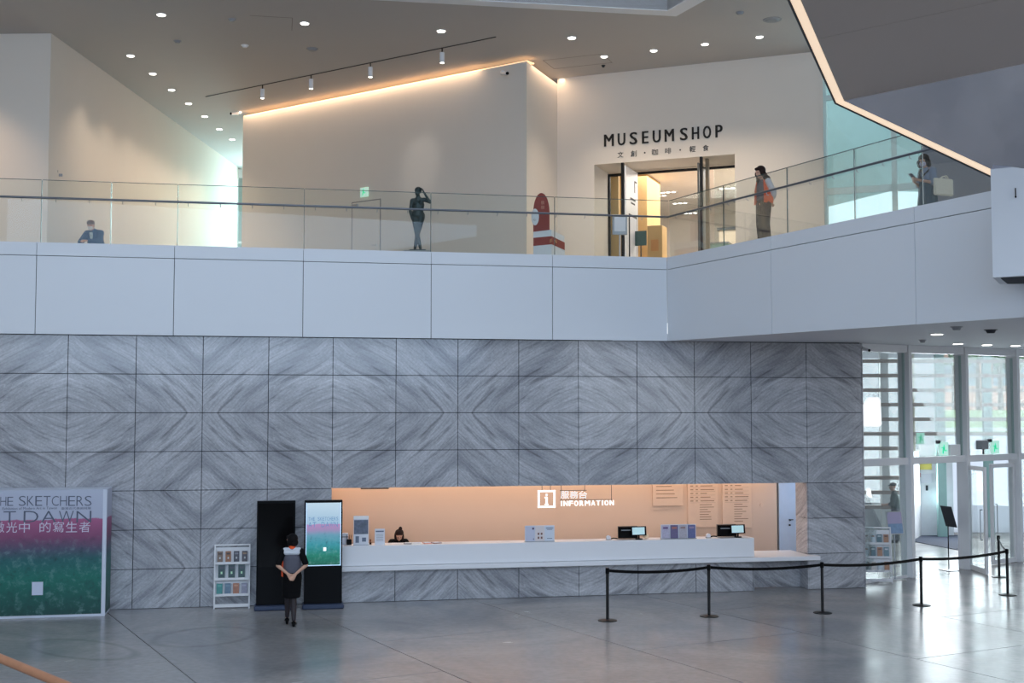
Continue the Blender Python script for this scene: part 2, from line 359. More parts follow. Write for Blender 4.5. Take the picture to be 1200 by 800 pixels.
# niche shell
niche = struct('wall_niche', MB().box(5*PW-.4, 16.62, 2.0, 2.12, 0, 2.9).box(5*PW-.5, 5*PW-.02, .26, 2.1, 0, 2.9), TAN, 'tan rear wall inside the information counter niche')
place(niche, O2, TH)
nc = struct('ceiling_niche', MB().box(5*PW-.5, 17.7, .25, 3.2, 2.62, 2.75), TAN, 'tan ceiling over the counter niche'); place(nc, O2, TH)
nw = struct('wall_niche_side', MB().box(13*PW+.03, 17.7, .62, .7, 0, 2.62).box(17.6, 17.7, .7, 3.1, 0, 2.62).box(16.4, 17.7, 3.0, 3.1, 0, 2.62), WHITE, 'white side passage wall beside the niche'); place(nw, O2, TH)
dr = struct('door_1', MB().box(16.68, 17.6, 2.02, 2.07, 0, 2.6, .004), pm('cool_tinted_door', (196, 210, 226), .5), 'pale grey blue door at the right end of the niche'); place(dr, O2, TH)  # door itself is white; the blue cast of cool light is in its colour
MB().cyl((16.93, 2.02, 1.3), (16.93, 1.96, 1.3), .018).box(16.90, 17.0, 1.955, 1.97, 1.295, 1.315).build('door_handle', BLACKM, dr)
MB().cyl((16.93, 2.02, 1.18), (16.93, 1.99, 1.18), .02).build('door_lock', BLACKM, dr)
sl = MB().box(5*PW+.1, 16.3, 1.9, 1.95, 2.56, 2.6).build('cove_strip', WARMLAMP, niche)
a_ = area('niche_cove_light', W(11.4, -1.68, 2.55), (0, 0, -1), 10.2, .2, 62, (1, .83, .70), roll=TH); a_.rotation_euler = (0, 0, TH)
a_ = area('niche_front_light', W(11.4, -.45, 2.58), (0, 0, -1), 10.0, .15, 40, (1, .84, .74)); a_.rotation_euler = (0, 0, TH)
a_ = area('niche_door_light', W(17.3, -1.2, 2.58), (0, 0, -1), .8, .6, 12, COOL); a_.rotation_euler = (0, 0, TH)
# service grille in lintel underside
v = thing('ceiling_vent', 'dark slot in the underside of the marble above the reception counter', 'vent', W(7.2, -.12, 2.262), TH)
MB().box(-.28, .28, -.05, .05, -.02, .0).build('slot', BLACKM, v)

# ------------------------------------------------------------ counter
ct = thing('reception_counter', 'long white reception counter running through the marble niche', 'counter', O2, TH)
MB().box(5*PW+.01, 16.62, -.30, -.002, .65, .74, .01).build('ledge', SOLID, ct)
MB().box(5*PW+.01, 13*PW-.025, -.002, .9, .69, .74, .003).build('ledge_rear', SOLID, ct)
MB().box(5*PW+.01, 15.17, -.2, .28, .745, 1.14, .008).build('upper_counter', SOLID, ct)
MB().box(5*PW+.01, 15.17, .3, 1.0, .70, .76, .004).build('desk_top', SOLID, ct)

# ------------------------------------------------------------ balcony parapets and level 2 slab
ZT = 7.05; ZB = 5.285
OF = .15
CC = W(13.31, OF)                                           # inner corner of the balcony
RD = Vector((.4305, -.9026, 0)); RN = Vector((-RD.y, RD.x, 0))*-1   # run of the right parapet; RN points into the atrium
RN = Vector((-.9026, -.4305, 0))
def sof(x, y): return ZB + .0165*(y-CC.y) if y < CC.y else ZB + .018*(y-CC.y)
pl = struct('wall_balcony_left', MB().box(-5.5, 13.31, .03, .3, ZB+.01, ZT-.02), GAP, 'long pale blue white balcony parapet above the marble wall')
place(pl, W(0, OF), TH)
jl = [-5.5, -2.05, .68, 3.24, 5.73, 8.30, 10.83, 13.31]
for a, b in zip(jl, jl[1:]):
    MB().box(a+.006, b-.006, 0, .03, ZB, ZT-.262, .002).build('parapet_panel', WHITE, pl)
    MB().box(a+.004, b-.004, -.0, .03, ZT-.25, ZT, .002).build('coping_panel', WHITE, pl)
pr = struct('wall_balcony_right', MB().prism([(0, .03), (9.6, .03), (9.6, .3), (-.05, .3)], lambda x, y: sof(0, CC.y-x*.9026)+.01, ZT-.02), GAP, 'pale balcony parapet running toward the viewer on the right')
rza = math.atan2(RD.y, RD.x); place(pr, CC, rza)
jr = [0, 3.54, 7.22, 9.6]
for a, b in zip(jr, jr[1:]):
    MB().prism([(a+.006, 0), (b-.006, 0), (b-.006, .03), (a+.006, .03)], lambda x, y: sof(0, CC.y-x*.9026), ZT-.262).build('parapet_panel', WHITE, pr)
    MB().box(a+.004, b-.004, 0, .03, ZT-.25, ZT, .002).build('coping_panel', WHITE, pr)
    MB().box(a+.004, b-.004, .03, .3, ZT-.03, ZT, .002).build('coping_top', WHITE, pr)
MB().box(-5.5, 13.31, .03, .3, ZT-.03, ZT, .002).build('coping_top', WHITE, pl)
RE = CC + RD*9.6
# upper floor slab (top 7.0) and lower ceiling
wl = W(-5.5, -.05)
upf = MB().prism([(wl.x, wl.y), ((CC+E2*.0-N2*.2).x, (CC-N2*.2).y), ((CC-RN*.25).x+.1, (CC-RN*.25).y), ((RE-RN*.25).x, (RE-RN*.25).y), (25, RE.y), (25, 21.9), (8.9, 28.2), (12.8, 38.3), (0, 46), (-16, 46), (-16, wl.y)], 6.85, 7.0)
struct('floor_upper', upf, pm('upper_floor_stone', (176, 172, 166), .35), 'pale floor of the upper level')
lc = [((CC-RN*.02)-E2*1.2, 0), (CC-RN*.02, 0), (RE-RN*.02, 0), (Vector((27, RE.y, 0)), 0), (Vector((27, 44, 0)), 0), (Vector((13.5, 33.6, 0)), 0), (Vector((11.0, 35.5, 0)), 0), (Vector((7.6, 31, 0)), 0), (W(17.74, -.3), 0), (W(12.2, -.25), 0)]
lowc = struct('ceiling_lower', MB().prism([(p.x, p.y) for p, _ in lc], lambda x, y: sof(x, y), lambda x, y: sof(x, y)+.15), SOFF, 'white sloping ceiling beneath the balcony by the entrance')

# ------------------------------------------------------------ glass railing
def railing(name, label, base, rz, joints, hand0, hand1, brk):
    t = thing(name, label, 'railing', base, rz)
    for a, b in zip(joints, joints[1:]):
        MB().box(a+.008, b-.008, .10, .118, ZT-.02, ZT+1.22).build('glass_pane', RAILG, t)
        MB().box(a+.008, b-.008, .099, .119, ZT+1.222, ZT+1.232).build('pane_edge', GEDGE, t)
    for a in joints[1:-1]:
        MB().box(a-.006, a+.006, .101, .117, ZT, ZT+1.22).build('pane_joint', GEDGE, t)
    MB().tube([(hand0, .05, ZT+.87), (hand1, .05, ZT+.87)], .022).build('handrail', pm('dark_rail_steel', (112, 118, 126), .3, .8), t, True)
    x = hand0+.3
    while x < hand1-.1:
        MB().tube([(x, .05, ZT+.85), (x, .06, ZT+.81), (x, .1, ZT+.80)], .009, 6).build('rail_bracket', STEEL, t); x += brk
    MB().box(joints[0], joints[-1], .09, .13, ZT-.01, ZT+.012).build('base_channel', STEEL, t)
    return t
railing('glass_railing', 'clear glass railing with steel handrail along the long balcony above the marble', W(0, OF), TH,
        [-5.5, -3.0, -.6, .73, 2.02, 3.28, 5.74, 8.3, 10.9, 13.385], -5.5, 13.35, .62)
railing('glass_railing', 'glass railing with steel handrail on the parapet rising at the right', CC, rza,
        [-.075, 1.9, 3.9, 5.72, 7.3, 9.4], -.04, 9.4, .62)

# ------------------------------------------------------------ upper level walls and ceiling
ZC = 12.2
D0 = at_z(653, 92, ZC); D1 = at_z(960, 60, ZC); C0 = at_z(285, 131, ZC); C1 = at_z(617, 65, ZC); B0 = at_z(60, 39, ZC); B1 = at_z(278, 195, ZC); A0 = B0 + Vector((-6, .25, 0))
def up(v, z): return Vector((v.x, v.y, z))
def wallrun(name, pts, thick, label, mat=PLASTER, z0=7.0, z1=ZC+.05):
    P = [(p.x, p.y) for p in pts]
    return struct(name, MB().prism(P, z0, z1), mat, label)
E0 = at_z(560, 0, ZC); E1 = at_z(782, 12, ZC); E2_ = at_z(803, 0, ZC)
ed = (E1-E0).normalized(); er = (E2_-E1).normalized()
EL = E1-ed*16; ER = E1+er*14
_dn = Vector((-(D1-D0).y, (D1-D0).x, 0)).normalized(); _dr = (D1-D0).normalized()
cpoly = [EL, E1, ER, Vector((26, ER.y, 0)), D0+_dr*26+_dn*.3, D0+_dn*.3, Vector((D0.x, 48, 0)), Vector((-17, 48, 0)), Vector((-17, EL.y, 0))]
struct('ceiling_upper', MB().prism([(p.x, p.y) for p in cpoly], ZC, ZC+.3), CEIL, 'warm grey ceiling of the upper level')
nl = Vector((-ed.y, ed.x, 0)); nr = Vector((-er.y, er.x, 0))
struct('wall_top_balcony', MB().prism([(p.x, p.y) for p in (EL, E1, ER, ER+nr*.3, E1+nr*.3+nl*.25, EL+nl*.3)], ZC-.012, 15), WHITE, 'pale edge of the level above at the top of the view')
struct('wall_left_upper', MB().prism([(p.x, p.y) for p in (A0, B0, B1, B1+Vector((-.8, 6, 0)), Vector((-16, 50, 0)), Vector((-16.3, A0.y, 0)))], 7.0, ZC), PLASTER, 'warm lit plaster wall block at the left end of the upper level')
struct('wall_middle_upper', MB().prism([(p.x, p.y) for p in (C0, C1, D0, D0+Vector((-.3, 1.2, 0)), C0+Vector((.5, 10, 0)))], 7.0, ZC-.14), PLASTER, 'large angled plaster wall in the middle of the upper level')
# recessed cove between wall top and ceiling
cd = (C1-C0).normalized(); cn = Vector((cd.y, -cd.x, 0))
DR = (D1-D0).normalized(); DN = Vector((-DR.y, DR.x, 0)); LD = (D1-D0).length
rd = math.atan2(DR.y, DR.x)
# shop wall with doorway
OX0, OX1, OZ = .97, 4.48, 9.93
sw = struct('wall_shop', MB().box(0, OX0, 0, 1.3, 7, ZC).box(OX0, OX1, 0, 1.3, OZ, ZC).box(OX1, LD, 0, 1.3, 7, ZC).box(LD-.01, LD+.06, -.0, .3, 7, ZC), PLASTER, 'warm plaster wall around the shop doorway')
place(sw, up(D0, 0), rd)
# shop interior
SI = pm('shop_interior', (238, 230, 222), .7); SHT = pm('shop_tan', (214, 176, 120), .6)
si = struct('wall_shop_interior', MB().box(-3, 4.7, 10.5, 10.6, 7, 10.3).box(-3.1, -3, 1.3, 10.5, 7, 10.3).box(4.7, 4.8, 1.3, 10.5, 7, 10.3), SI, 'pale inner walls of the shop'); place(si, up(D0, 0), rd)
sc_ = struct('ceiling_shop', MB().box(-3, 4.8, 1.3, 10.6, 10.22, 10.35), SI, 'white ceiling inside the shop'); place(sc_, up(D0, 0), rd)
st_ = struct('wall_shop_tan', MB().box(-.6, 1.15, 1.5, 1.6, 7, 10.2).box(.2, 1.5, 3.0, 4.4, 7, 10.2), SHT, 'tan partitions inside the shop'); place(st_, up(D0, 0), rd)
l_ = area('shop_ceiling_light', up(D0, 0)+DR*2.6+DN*4.5+Vector((0, 0, 10.15)), (0, 0, -1), 4, 5, 420, (1, .93, .86))
# windows at the right of the upper level
WW = 4.6
win = struct('window_1', MB().box(LD+.06, LD+.12, .1, .22, 7, ZC).box(LD+.12, LD+.06+WW, .1, .2, 8.83, 8.98).box(LD+.12, LD+.06+WW, .1, .2, 11.05, 11.17).box(8.05, 8.17, .1, .22, 7, ZC), pm('mint_frame', (206, 226, 222), .5), 'tall window right of the shop wall')
place(win, up(D0, 0), rd)
for a, b in ((LD+.12, 8.05), (8.17, LD+WW)):
    for c, d in ((7, 8.83), (8.98, 11.05), (11.17, ZC)):
        MB().box(a, b, .14, .15, c, d).build('pane', CYANG, win)
wr = struct('wall_right_upper', MB().box(8.74, 24, -.25, .3, 7, ZC), pm('grey_wall', (150, 154, 164), .8), 'grey white wall right of the upper window'); place(wr, up(D0, 0), rd)
# window at the far end of the left corridor
w2 = struct('window_2', MB().box(-9.6, -9.5, 42.6, 42.7, 7, ZC).box(-6.6, -6.5, 42.6, 42.7, 7, ZC).box(-9.5, -6.6, 42.6, 42.7, 11.9, ZC).box(-9.5, -6.6, 42.6, 42.7, 9.6, 9.68), FRAME, 'bright window at the end of the left corridor')
MB().box(-9.5, -6.6, 42.64, 42.65, 7, 11.9).build('pane', CYANG, w2)
area('corridor_window_light', (-8.2, 42.3, 9.6), (-.08, -1, 0), 2.2, 4.2, 330, (.62, .95, 1.0))
area('upper_window_light', up(D0, 0)+DR*8.0+DN*-.1+Vector((0, 0, 9.4)), -DN, 2.5, 3.6, 60, (.7, .95, 1.0))
# outside of window_1: pale canopy and facade seen through it
oc = struct('wall_outside_canopy', MB().slab([(7.2, 33, 13.2), (16, 31, 13.2), (16, 33, 9.6), (10.6, 34, 9.95), (7.2, 36, 9.3)], (0, .3, 0)), pm('mint_canopy', (226, 246, 240), .8), 'pale green canopy outside the upper window')

# wall C / return cove lights: slots with warm strips
cv = struct('trim_1', MB().slab([C0+Vector((0, 0, -.13))-cn*.02, C1+Vector((0, 0, -.13))-cn*.02, C1+Vector((0, 0, -.11))-cn*.02, C0+Vector((0, 0, -.11))-cn*.02], -cn*.3), WARMLAMP, 'warm light slot above the middle wall')
mid = (C0*.56+C1*.44)
def wash(name, a, b, off, z, power, w=.12, tilt=(0, 0, -1), col=WARM):
    d = b-a; m = (a+b)/2; nn = Vector((d.y, -d.x, 0)).normalized()
    l = area(name, (m.x+nn.x*off, m.y+nn.y*off, z), tilt, d.length, w, power, col); l.rotation_euler = (0, 0, math.atan2(d.y, d.x))
    return l
wash('middle_wall_cove', C0, C0+(C1-C0)*.86, .10, ZC-.02, 60)
wash('return_wall_cove', C1+(D0-C1)*.1, D0, -.10 if False else .12, ZC-.02, 12)
def spot(name, loc, tgt, power, ang, col=WARM, blend=.8):
    l = bpy.data.lights.new(name, 'SPOT'); l.energy = power; l.color = col; l.spot_size = math.radians(ang); l.spot_blend = blend; l.shadow_soft_size = .08
    o = bpy.data.objects.new(name, l); COL.objects.link(o); o.location = loc; o.rotation_euler = (Vector(tgt)-Vector(loc)).to_track_quat('-Z', 'Y').to_euler(); return o

# ------------------------------------------------------------ atrium shell outside the view
struct('wall_left', MB().box(-16, -15.7, -12, 50, 0, 19), PLASTER, 'white atrium wall far left')
struct('wall_right', MB().box(16.0, 16.3, -12, 15, 0, 19), PLASTER, 'white atrium wall far right')
struct('ceiling_atrium', MB().box(-16, 16, -12, 6.8, 18.9, 19.1).box(-16, 16, 19.2, 25, 18.9, 19.1).box(-16, -6.2, 6.8, 19.2, 18.9, 19.1).box(8.2, 16, 6.8, 19.2, 18.9, 19.1), PLASTER, 'white atrium roof with a skylight')
wre = struct('wall_rear', MB().box(-16, 16, -10, -9.7, 13.3, 19).box(9.2, 16, -10, -9.7, 0, 13.3).box(-15.6, 9.2, -10, -9.7, 0, 2.6).box(-10.8, 9.2, -10, -9.7, 2.6, 5.1).box(-16, -15.2, -10, -9.7, 0, 13.3), PLASTER, 'white rear wall with tall windows')

# ------------------------------------------------------------ overhead stair soffit at the right
ZS = 8.2
def edge_pts(): return None
SE0 = at_z(906, -40, ZS); SE1 = at_z(979, 121, ZS); SE2 = at_y(1204, 227, 16.9)
SI0 = at_z(921, -40, ZS); SI1 = at_z(989, 118, ZS); SI2 = at_y(1204, 218, 16.75)
e_dir = (SE0-SE1).normalized(); SE0 = SE1+e_dir*9; i_dir = (SI0-SI1).normalized(); SI0 = SI1+i_dir*9
F1 = at_z(1204, 74, ZS); fdir = (F1-SI1).normalized(); F2 = F1+fdir*6
so = thing('overhead_stair', 'dark grey underside of the stair hanging over the right corner', 'stair', (0, 0, 0))
MATTE = pm('soffit_brown_grey', (196, 182, 172), .6, var=.04, scale=.5); GLOSSM = pm('polished_metal_panel', (226, 226, 234), .09, .9, var=.05, scale=1.1, bump=1.0)
Fm = SI1 + (SI0-SI1)*.0
rr_ = Vector((14, SI0.y, ZS)); 
# matte panels: split by one joint parallel to the seam
def strip(a, b, c, d, mat, name, up_=(0, 0, .12)):
    MB().slab([a, b, c, d], up_).build(name, mat, so)
J0 = at_z(975, 41, ZS); J1 = at_z(1204, -8, ZS); jd = (J1-J0).normalized()
K = SI1+i_dir*((at_z(948, 47, ZS)-SI1).length)
strip(SI1, F2, K+jd*9, K, MATTE, 'soffit_panel')
strip(K+i_dir*.012, K+jd*9+i_dir*.012, SI0+jd*9, SI0, MATTE, 'soffit_panel')
SI3 = SI2+(SI2-SI1).normalized()*5
strip(SI1, F2, SI3+(F2-F1), SI3, GLOSSM, 'polished_panel', (.05, .05, .1))
lipv = Vector((0, 0, .05))
def strap(a0, a1, b0, b1, mat, name, dz):
    MB().slab([a0+Vector((0, 0, dz)), a1+Vector((0, 0, dz)), b1+Vector((0, 0, dz)), b0+Vector((0, 0, dz))], (0, 0, .02)).build(name, mat, so)
SE3 = SE2+(SE2-SE1).normalized()*5
STRIP = pm('stair_strip_lamp', (255, 226, 196), .5, emis=.95, var=.02)
strap(SE0, SE1, SI0, SI1, STRIP, 'light_strip', .01); strap(SE1, SE3, SI1, SI3, STRIP, 'light_strip', .01)
for a, b in ((SE0, SE1), (SE1, SE3)):
    MB().tube([a, b], .014, 6).build('edge_trim', DARK, so)
    d = (b-a); nn = Vector((d.y, -d.x, 0)).normalized()
    MB().slab([a, b, b+Vector((0, 0, .9)), a+Vector((0, 0, .9))], -nn*.02 if False else (0.01, 0.01, 0)).build('side_panel', WHITE, so)
# end box of the stair
bx = [at_y(1163.5, 325, 16.8)]
BX = bx[0]
sb_ = (lambda a, m, c, l: c.build(a, m, so))('landing_box', WHITE, MB().prism([(BX.x, BX.y), (BX.x+2.2, BX.y-1.35), (BX.x+3.0, BX.y+.6), (BX.x+.45, BX.y+.9)], lambda x, y: BX.z, 7.12), '')
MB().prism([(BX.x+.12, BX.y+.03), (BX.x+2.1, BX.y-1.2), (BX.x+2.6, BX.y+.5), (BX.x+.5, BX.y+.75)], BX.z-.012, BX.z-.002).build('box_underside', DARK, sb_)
ss = thing('security_sensor', 'tiny black rod sensor hanging under the stair light strip', 'sensor', at_y(1190, 222, 16.6)); MB().cyl((0, 0, .02), (0, 0, -.1), .008, 8).ball((0, 0, -.1), (.014, .014, .014), 8).build('rod', BLACK, ss)

# ------------------------------------------------------------ ceiling fittings
def downlight(p, r, label, grp=None, power=0, col=(1, .8, .6), tilt=None):
    t = thing('ceiling_light', label, 'ceiling light', p, 0, grp)
    MB().cone((0, 0, -.012), (0, 0, .0), r*1.25, r*1.3, 20).build('trim_ring', FRAME, t)
    MB().cyl((0, 0, -.02), (0, 0, -.011), r, 20).build('lamp', LAMP, t)
    if power: spot('downlight_beam', p+Vector((0, 0, -.05)), p+Vector((0, 0, -3)), power, 95, col)
    return t
for i, (x, y) in enumerate(((153, 65), (179, 86), (201, 105), (221, 121), (240, 136), (257, 151), (272, 163))):
    downlight(at_z(x, y, ZC), .08, 'small recessed downlight along the left corridor ceiling, %s from the near end' % ordn(i), 'corridor downlights', 210)
for i, (x, y) in enumerate(((189, 17), (357, 27), (517, 36), (670, 44))):
    downlight(at_z(x, y, ZC), .085, 'large bright downlight near the ceiling edge, %s from the left' % ordn(i), 'large ceiling downlights', 0)
for i, (x, y) in enumerate(((708, 66), (766, 59), (826, 51.5), (890, 43))):
    downlight(at_z(x, y, ZC), .075, 'small downlight in the row above the shop sign, %s from the left' % ordn(i), 'shop front downlights', 330)
def lowlight(x, y, label, r=.1):
    z = 5.3
    for _ in range(4): p = at_z(x, y, z); z = sof(p.x, p.y)
    return downlight(Vector((p.x, p.y, z)), r, label, 'lower ceiling downlights', 30, (1, .92, .85))
for i, (x, y) in enumerate(((1098, 391), (1122.5, 402.3), (1156.5, 403.6), (1190, 404.6))): lowlight(x, y, 'white downlight in the low ceiling by the entrance, %s from the left' % ordn(i), .1)
def disc(p, r, label, cat, name, mat=GREY, h=.05):
    t = thing(name, label, cat, p); MB().cyl((0, 0, -.01), (0, 0, 0), r, 20).build('base_ring', mat, t); MB().cone((0, 0, -h), (0, 0, -.01), r*.55, r*.8, 20).build('cover', mat, t); return t
disc(at_z(272, 22.5, ZC), .09, 'small grey detector beside the leftmost large downlight', 'detector', 'smoke_detector')
disc(at_z(208, 48, ZC), .09, 'dark small detector above the left corridor lights', 'detector', 'smoke_detector')
disc(at_z(287, 53, ZC), .09, 'faint white detector in the middle of the left ceiling', 'detector', 'smoke_detector', FRAME)
disc(at_z(366, 57, ZC), .14, 'round grey ceiling speaker above the track light', 'speaker', 'ceiling_speaker')
disc(at_z(867, 14.5, ZC), .09, 'small detector near the top of the shop ceiling', 'detector', 'smoke_detector')
disc(at_z(905, 23, ZC), .2, 'large round vent beside the hanging stair', 'vent', 'ceiling_vent', GREY, .03)
disc(at_z(707, 76.5, ZC), .05, 'tiny dark sprinkler below the first shop downlight', 'sprinkler', 'sprinkler', DARK)
def lowdisc(x, y, r, label, cat, name, mat=GREY):
    z = 5.3
    for _ in range(4): p = at_z(x, y, z); z = sof(p.x, p.y)
    return disc(Vector((p.x, p.y, z)), r, label, cat, name, mat, .06)
lowdisc(1121, 382.5, .1, 'grey flat detector on the low ceiling, left of the cone one', 'detector', 'smoke_detector')
lowdisc(1161, 386, .11, 'dark cone shaped detector on the low ceiling', 'detector', 'smoke_detector', DARK)
lowdisc(1081, 398, .08, 'small grey disc on the low ceiling beside the marble corner', 'detector', 'smoke_detector')
# access hatches
for (pts, lab) in (([(305, 33), (333, 18), (334, 33)], 'thin square hatch outline in the left ceiling'),):
    pass
h1 = thing('access_hatch', 'square access hatch in the ceiling left of the shop lights', 'hatch', at_z(677, 72, ZC), rd)
for a in ((-.75, .75, -.4, -.385), (-.75, .75, .385, .4), (-.75, -.735, -.4, .4), (.735, .75, -.4, .4)): MB().box(a[0], a[1], a[2], a[3], -.004, 0).build('hatch_seam', pm('seam_grey2', (140, 134, 130), .8), h1)
h1 = thing('access_hatch', 'square access hatch in the ceiling above the left corridor', 'hatch', at_z(318, 27, ZC), TH)
for a in ((-.45, .45, -.45, -.435), (.435, .45, -.45, .45)): MB().box(a[0], a[1], a[2], a[3], -.004, 0).build('hatch_seam', pm('seam_grey2', (140, 134, 130), .8), h1)
# track with spotlights
T0, T1 = at_z(241, 113, ZC), at_z(581, 43, ZC); td = T1-T0
tr = thing('track_rail', 'thin black lighting track running across the upper ceiling', 'track', T0, math.atan2(td.y, td.x))
MB().box(0, td.length, -.012, .012, -.015, 0).build('rail', pm('track_dark', (60, 58, 56), .6), tr)
for i, x in enumerate((307, 364, 434.5, 517.5)):
    f = None
    best = min((abs(600+FPX*(T0+td*k/200).x/((T0+td*k/200).y*_c+(ZC-EYE)*_s)-x), k) for k in range(201))[1]
    p = T0+td*best/200+Vector((0, 0, .02))
    s_ = thing('track_spotlight', 'white cylinder spotlight on the black track, %s from the left' % ordn(i), 'spotlight', p-Vector((0, 0, .035)), 0, 'track spotlights')
    MB().cyl((0, 0, 0), (0, 0, -.1), .015, 8).build('stem', BLACKM, s_)
    MB().cyl((0, 0, -.1), (0, 0, -.34), .055, 16).build('housing', FRAME, s_)
    MB().cyl((0, 0, -.345), (0, 0, -.338), .045, 16).build('lamp', LAMP, s_)
spot('left_wall_beam', (-12.2, 25.6, 12.1), (-12.2, 25.9, 7), 420, 95)
spot('track_beam', at_z(434, 80, ZC-.45), Vector((-2.2, 30.9, 9.8)), 60, 30, (1, .9, .8))
# security cameras
def seccam(p, rz, label, s=1.0):
    t = thing('security_camera', label, 'camera', p, rz)
    MB().box(-.03*s, .03*s, -.02, .06*s, -.03*s, .03*s, .004).build('mount', FRAME, t); MB().cyl((0, -.02, -.03*s), (0, -.2*s, -.07*s), .035*s, 12).build('housing', FRAME, t, True)
    MB().cyl((0, -.2*s, -.07*s), (0, -.215*s, -.073*s), .03*s, 12).build('lens', BLACK, t)
seccam(C0+(C1-C0)*.935+cn*.08-Vector((0, 0, .32)), .4, 'white bullet camera high on the middle wall beside the corner', 1.3)
seccam(C0+Vector((-.10, -.12, -.035)), -.8, 'white camera at the top left edge of the middle wall', 1.2)
seccam(W(17.86, -.05, 5.2), .3, 'black lensed camera at the top corner of the marble wall', 1)

# ------------------------------------------------------------ shop sign, doors, contents
ss_ = thing('shop_sign', 'black MUSEUM SHOP lettering with smaller characters above the shop doorway', 'sign', up(D0, 0), rd)
xs = [(708, 719.5, 'M'), (724, 733, 'U'), (738, 747, 'S'), (752.5, 760, 'E'), (765, 774.5, 'U'), (779, 790, 'M'), (797, 806, 'S'), (811, 819.5, 'H'), (824, 833.5, 'O'), (838.5, 847, 'P')]
def dx(px): return 1.231+(px-708)/(847-708)*(4.20-1.231)*(1-.0003*(847-px)*0)
def onD(px):   # distance along the shop wall seen at photo x
    d = ray(px, 160); k = (D0.xy.dot(DN.xy))/(d.xy.dot(DN.xy)); return (d.xy*k-D0.xy).dot(DR.xy)
letters('letter', [(c, onD(a), onD(b), 10.36, 10.66, .009) for a, b, c in [(q[0]+.4, q[1]-.4, q[2]) for q in xs]], INK, ss_, y=-.002, th=.02, single=False)
letters('letter', [(c, onD(x)-.075, onD(x)+.075, 10.055, 10.205) for c, x in zip('文創咖啡輕食', (727, 742.5, 767.5, 783, 811.5, 827))] + [('·', onD(x)-.02, onD(x)+.02, 10.11, 10.15) for x in (755.5, 797)], INK, ss_, y=-.002, th=.006, single=False)
sd = struct('door_2', MB().box(OX0, OX1, 1.16, 1.24, 9.84, 9.9).box(OX0, OX0+.05, 1.16, 1.24, 7, 9.84).box(OX1-.05, OX1, 1.16, 1.24, 7, 9.84), BLACKM, 'black framed glass shop doorway'); place(sd, up(D0, 0), rd)
MB().box(OX0+.05, 1.66, 1.19, 1.2, 7, 9.84).build('side_pane', WING, sd); MB().box(3.72, OX1-.05, 1.19, 1.2, 7, 9.84).build('side_pane', WING, sd)
MB().box(1.66, 1.72, .0, .1, 7, OZ).build('post', BLACKM, sd); MB().box(3.63, 3.69, .0, .1, 7, OZ).build('post', BLACKM, sd)
MB().box(1.74, 1.78, .02, 1.1, 7.02, 9.86, .004).build('open_leaf', FRAME, sd)
MB().box(3.56, 3.60, .05, 1.1, 7.02, 9.8, .004).build('open_leaf', pm('edge_on_leaf', (96, 100, 100), .4), sd)
MB().box(3.70, 3.78, .3, .4, 7, OZ).build('post', pm('bronze_post', (140, 124, 100), .5), sd)
lf = thing('leaf_notice', 'framed notice on the open white shop door leaf', 'notice', up(D0, 0), rd)
MB().box(1.782, 1.80, .25, .95, 7.3, 8.7, .003).build('frame', BLACKM, lf); MB().box(1.80, 1.804, .3, .9, 7.36, 8.64).build('sheet', PAPER, lf)
MB().box(1.782, 1.786, .45, .8, 8.98, 9.02).box(1.782, 1.786, .4, .85, 9.08, 9.13).box(1.782, 1.786, .78, .82, 9.3, 9.6).box(1.782, 1.786, .78, 1.0, 9.56, 9.6).build('print', INK, lf)
# things inside the shop
def onDp(px, py, off):                   # point behind the shop wall by off
    d = ray(px, py); k = (D0.xy.dot(DN.xy)+off)/(d.xy.dot(DN.xy)); p = d*k; return Vector(((p.xy-D0.xy).dot(DR.xy), off, p.z+EYE))
sk = thing('shop_counter', 'orange tan counter block just inside the shop', 'counter', up(D0, 7.0), rd)
MB().box(1.8, 2.2, 1.9, 2.4, 0, 1.62, .01).build('body', SHT, sk); MB().box(1.9, 2.1, 1.89, 1.9, .95, 1.25).build('drawer', pm('orange_drawer', (210, 150, 90), .5), sk)
ms = thing('menu_stand', 'dark green menu stand in front of the orange shop counter', 'sign stand', up(D0, 7.0)+DR*1.95+DN*.75, rd)
MB().cyl((0, 0, 0), (0, 0, .02), .16).build('base', BLACKM, ms); MB().cyl((0, 0, .02), (0, 0, .95), .015, 8).build('pole', BLACKM, ms); MB().box(-.15, .15, -.02, .0, .95, 1.32, .004).build('board', pm('dark_green_board', (52, 78, 76), .5), ms)
sb2 = thing('back_counter', 'pale cabinet with dark worktop at the rear of the shop', 'cabinet', up(D0, 7.0), rd)
MB().box(2.6, 4.6, 7.0, 7.8, 0, 2.15, .01).build('body', pm('shop_cab', (196, 180, 160), .6), sb2); MB().box(2.55, 4.65, 6.95, 7.85, 2.15, 2.23).build('worktop', DARK, sb2)
gc = thing('display_case', 'teal glass display case beside the rear shop cabinet', 'display case', up(D0, 7.0), rd)
MB().box(2.9, 3.5, 3.9, 4.5, 0, 1.35, .01).build('body', pm('teal_case', (120, 150, 142), .35), gc); MB().box(2.88, 3.52, 3.88, 4.52, 1.35, 1.38).build('top', STEEL, gc)
for i, (x, y, off) in enumerate(((772, 219, 6.5), (783, 236.5, 6), (797, 258, 8), (852, 205, 6), (809, 267, 10))):
    p = onDp(x, y, off); t = thing('shop_light', 'cluster of small bright lamps in the shop ceiling, %s from the left' % ordn(i), 'ceiling light', up(D0, 0), rd, 'lamp clusters in the shop ceiling')
    for k in (-1, 0, 1): MB().cyl((p.x+k*.16, off, 10.2), (p.x+k*.16, off, 10.215), .055, 12).build('lamp', LAMP, t)
    MB().box(p.x-.26, p.x+.26, off-.1, off+.1, 10.206, 10.219).build('plate', FRAME, t)
for i, (x, y, w) in enumerate(((800, 247, .5), (843, 253, .4))):
    pass
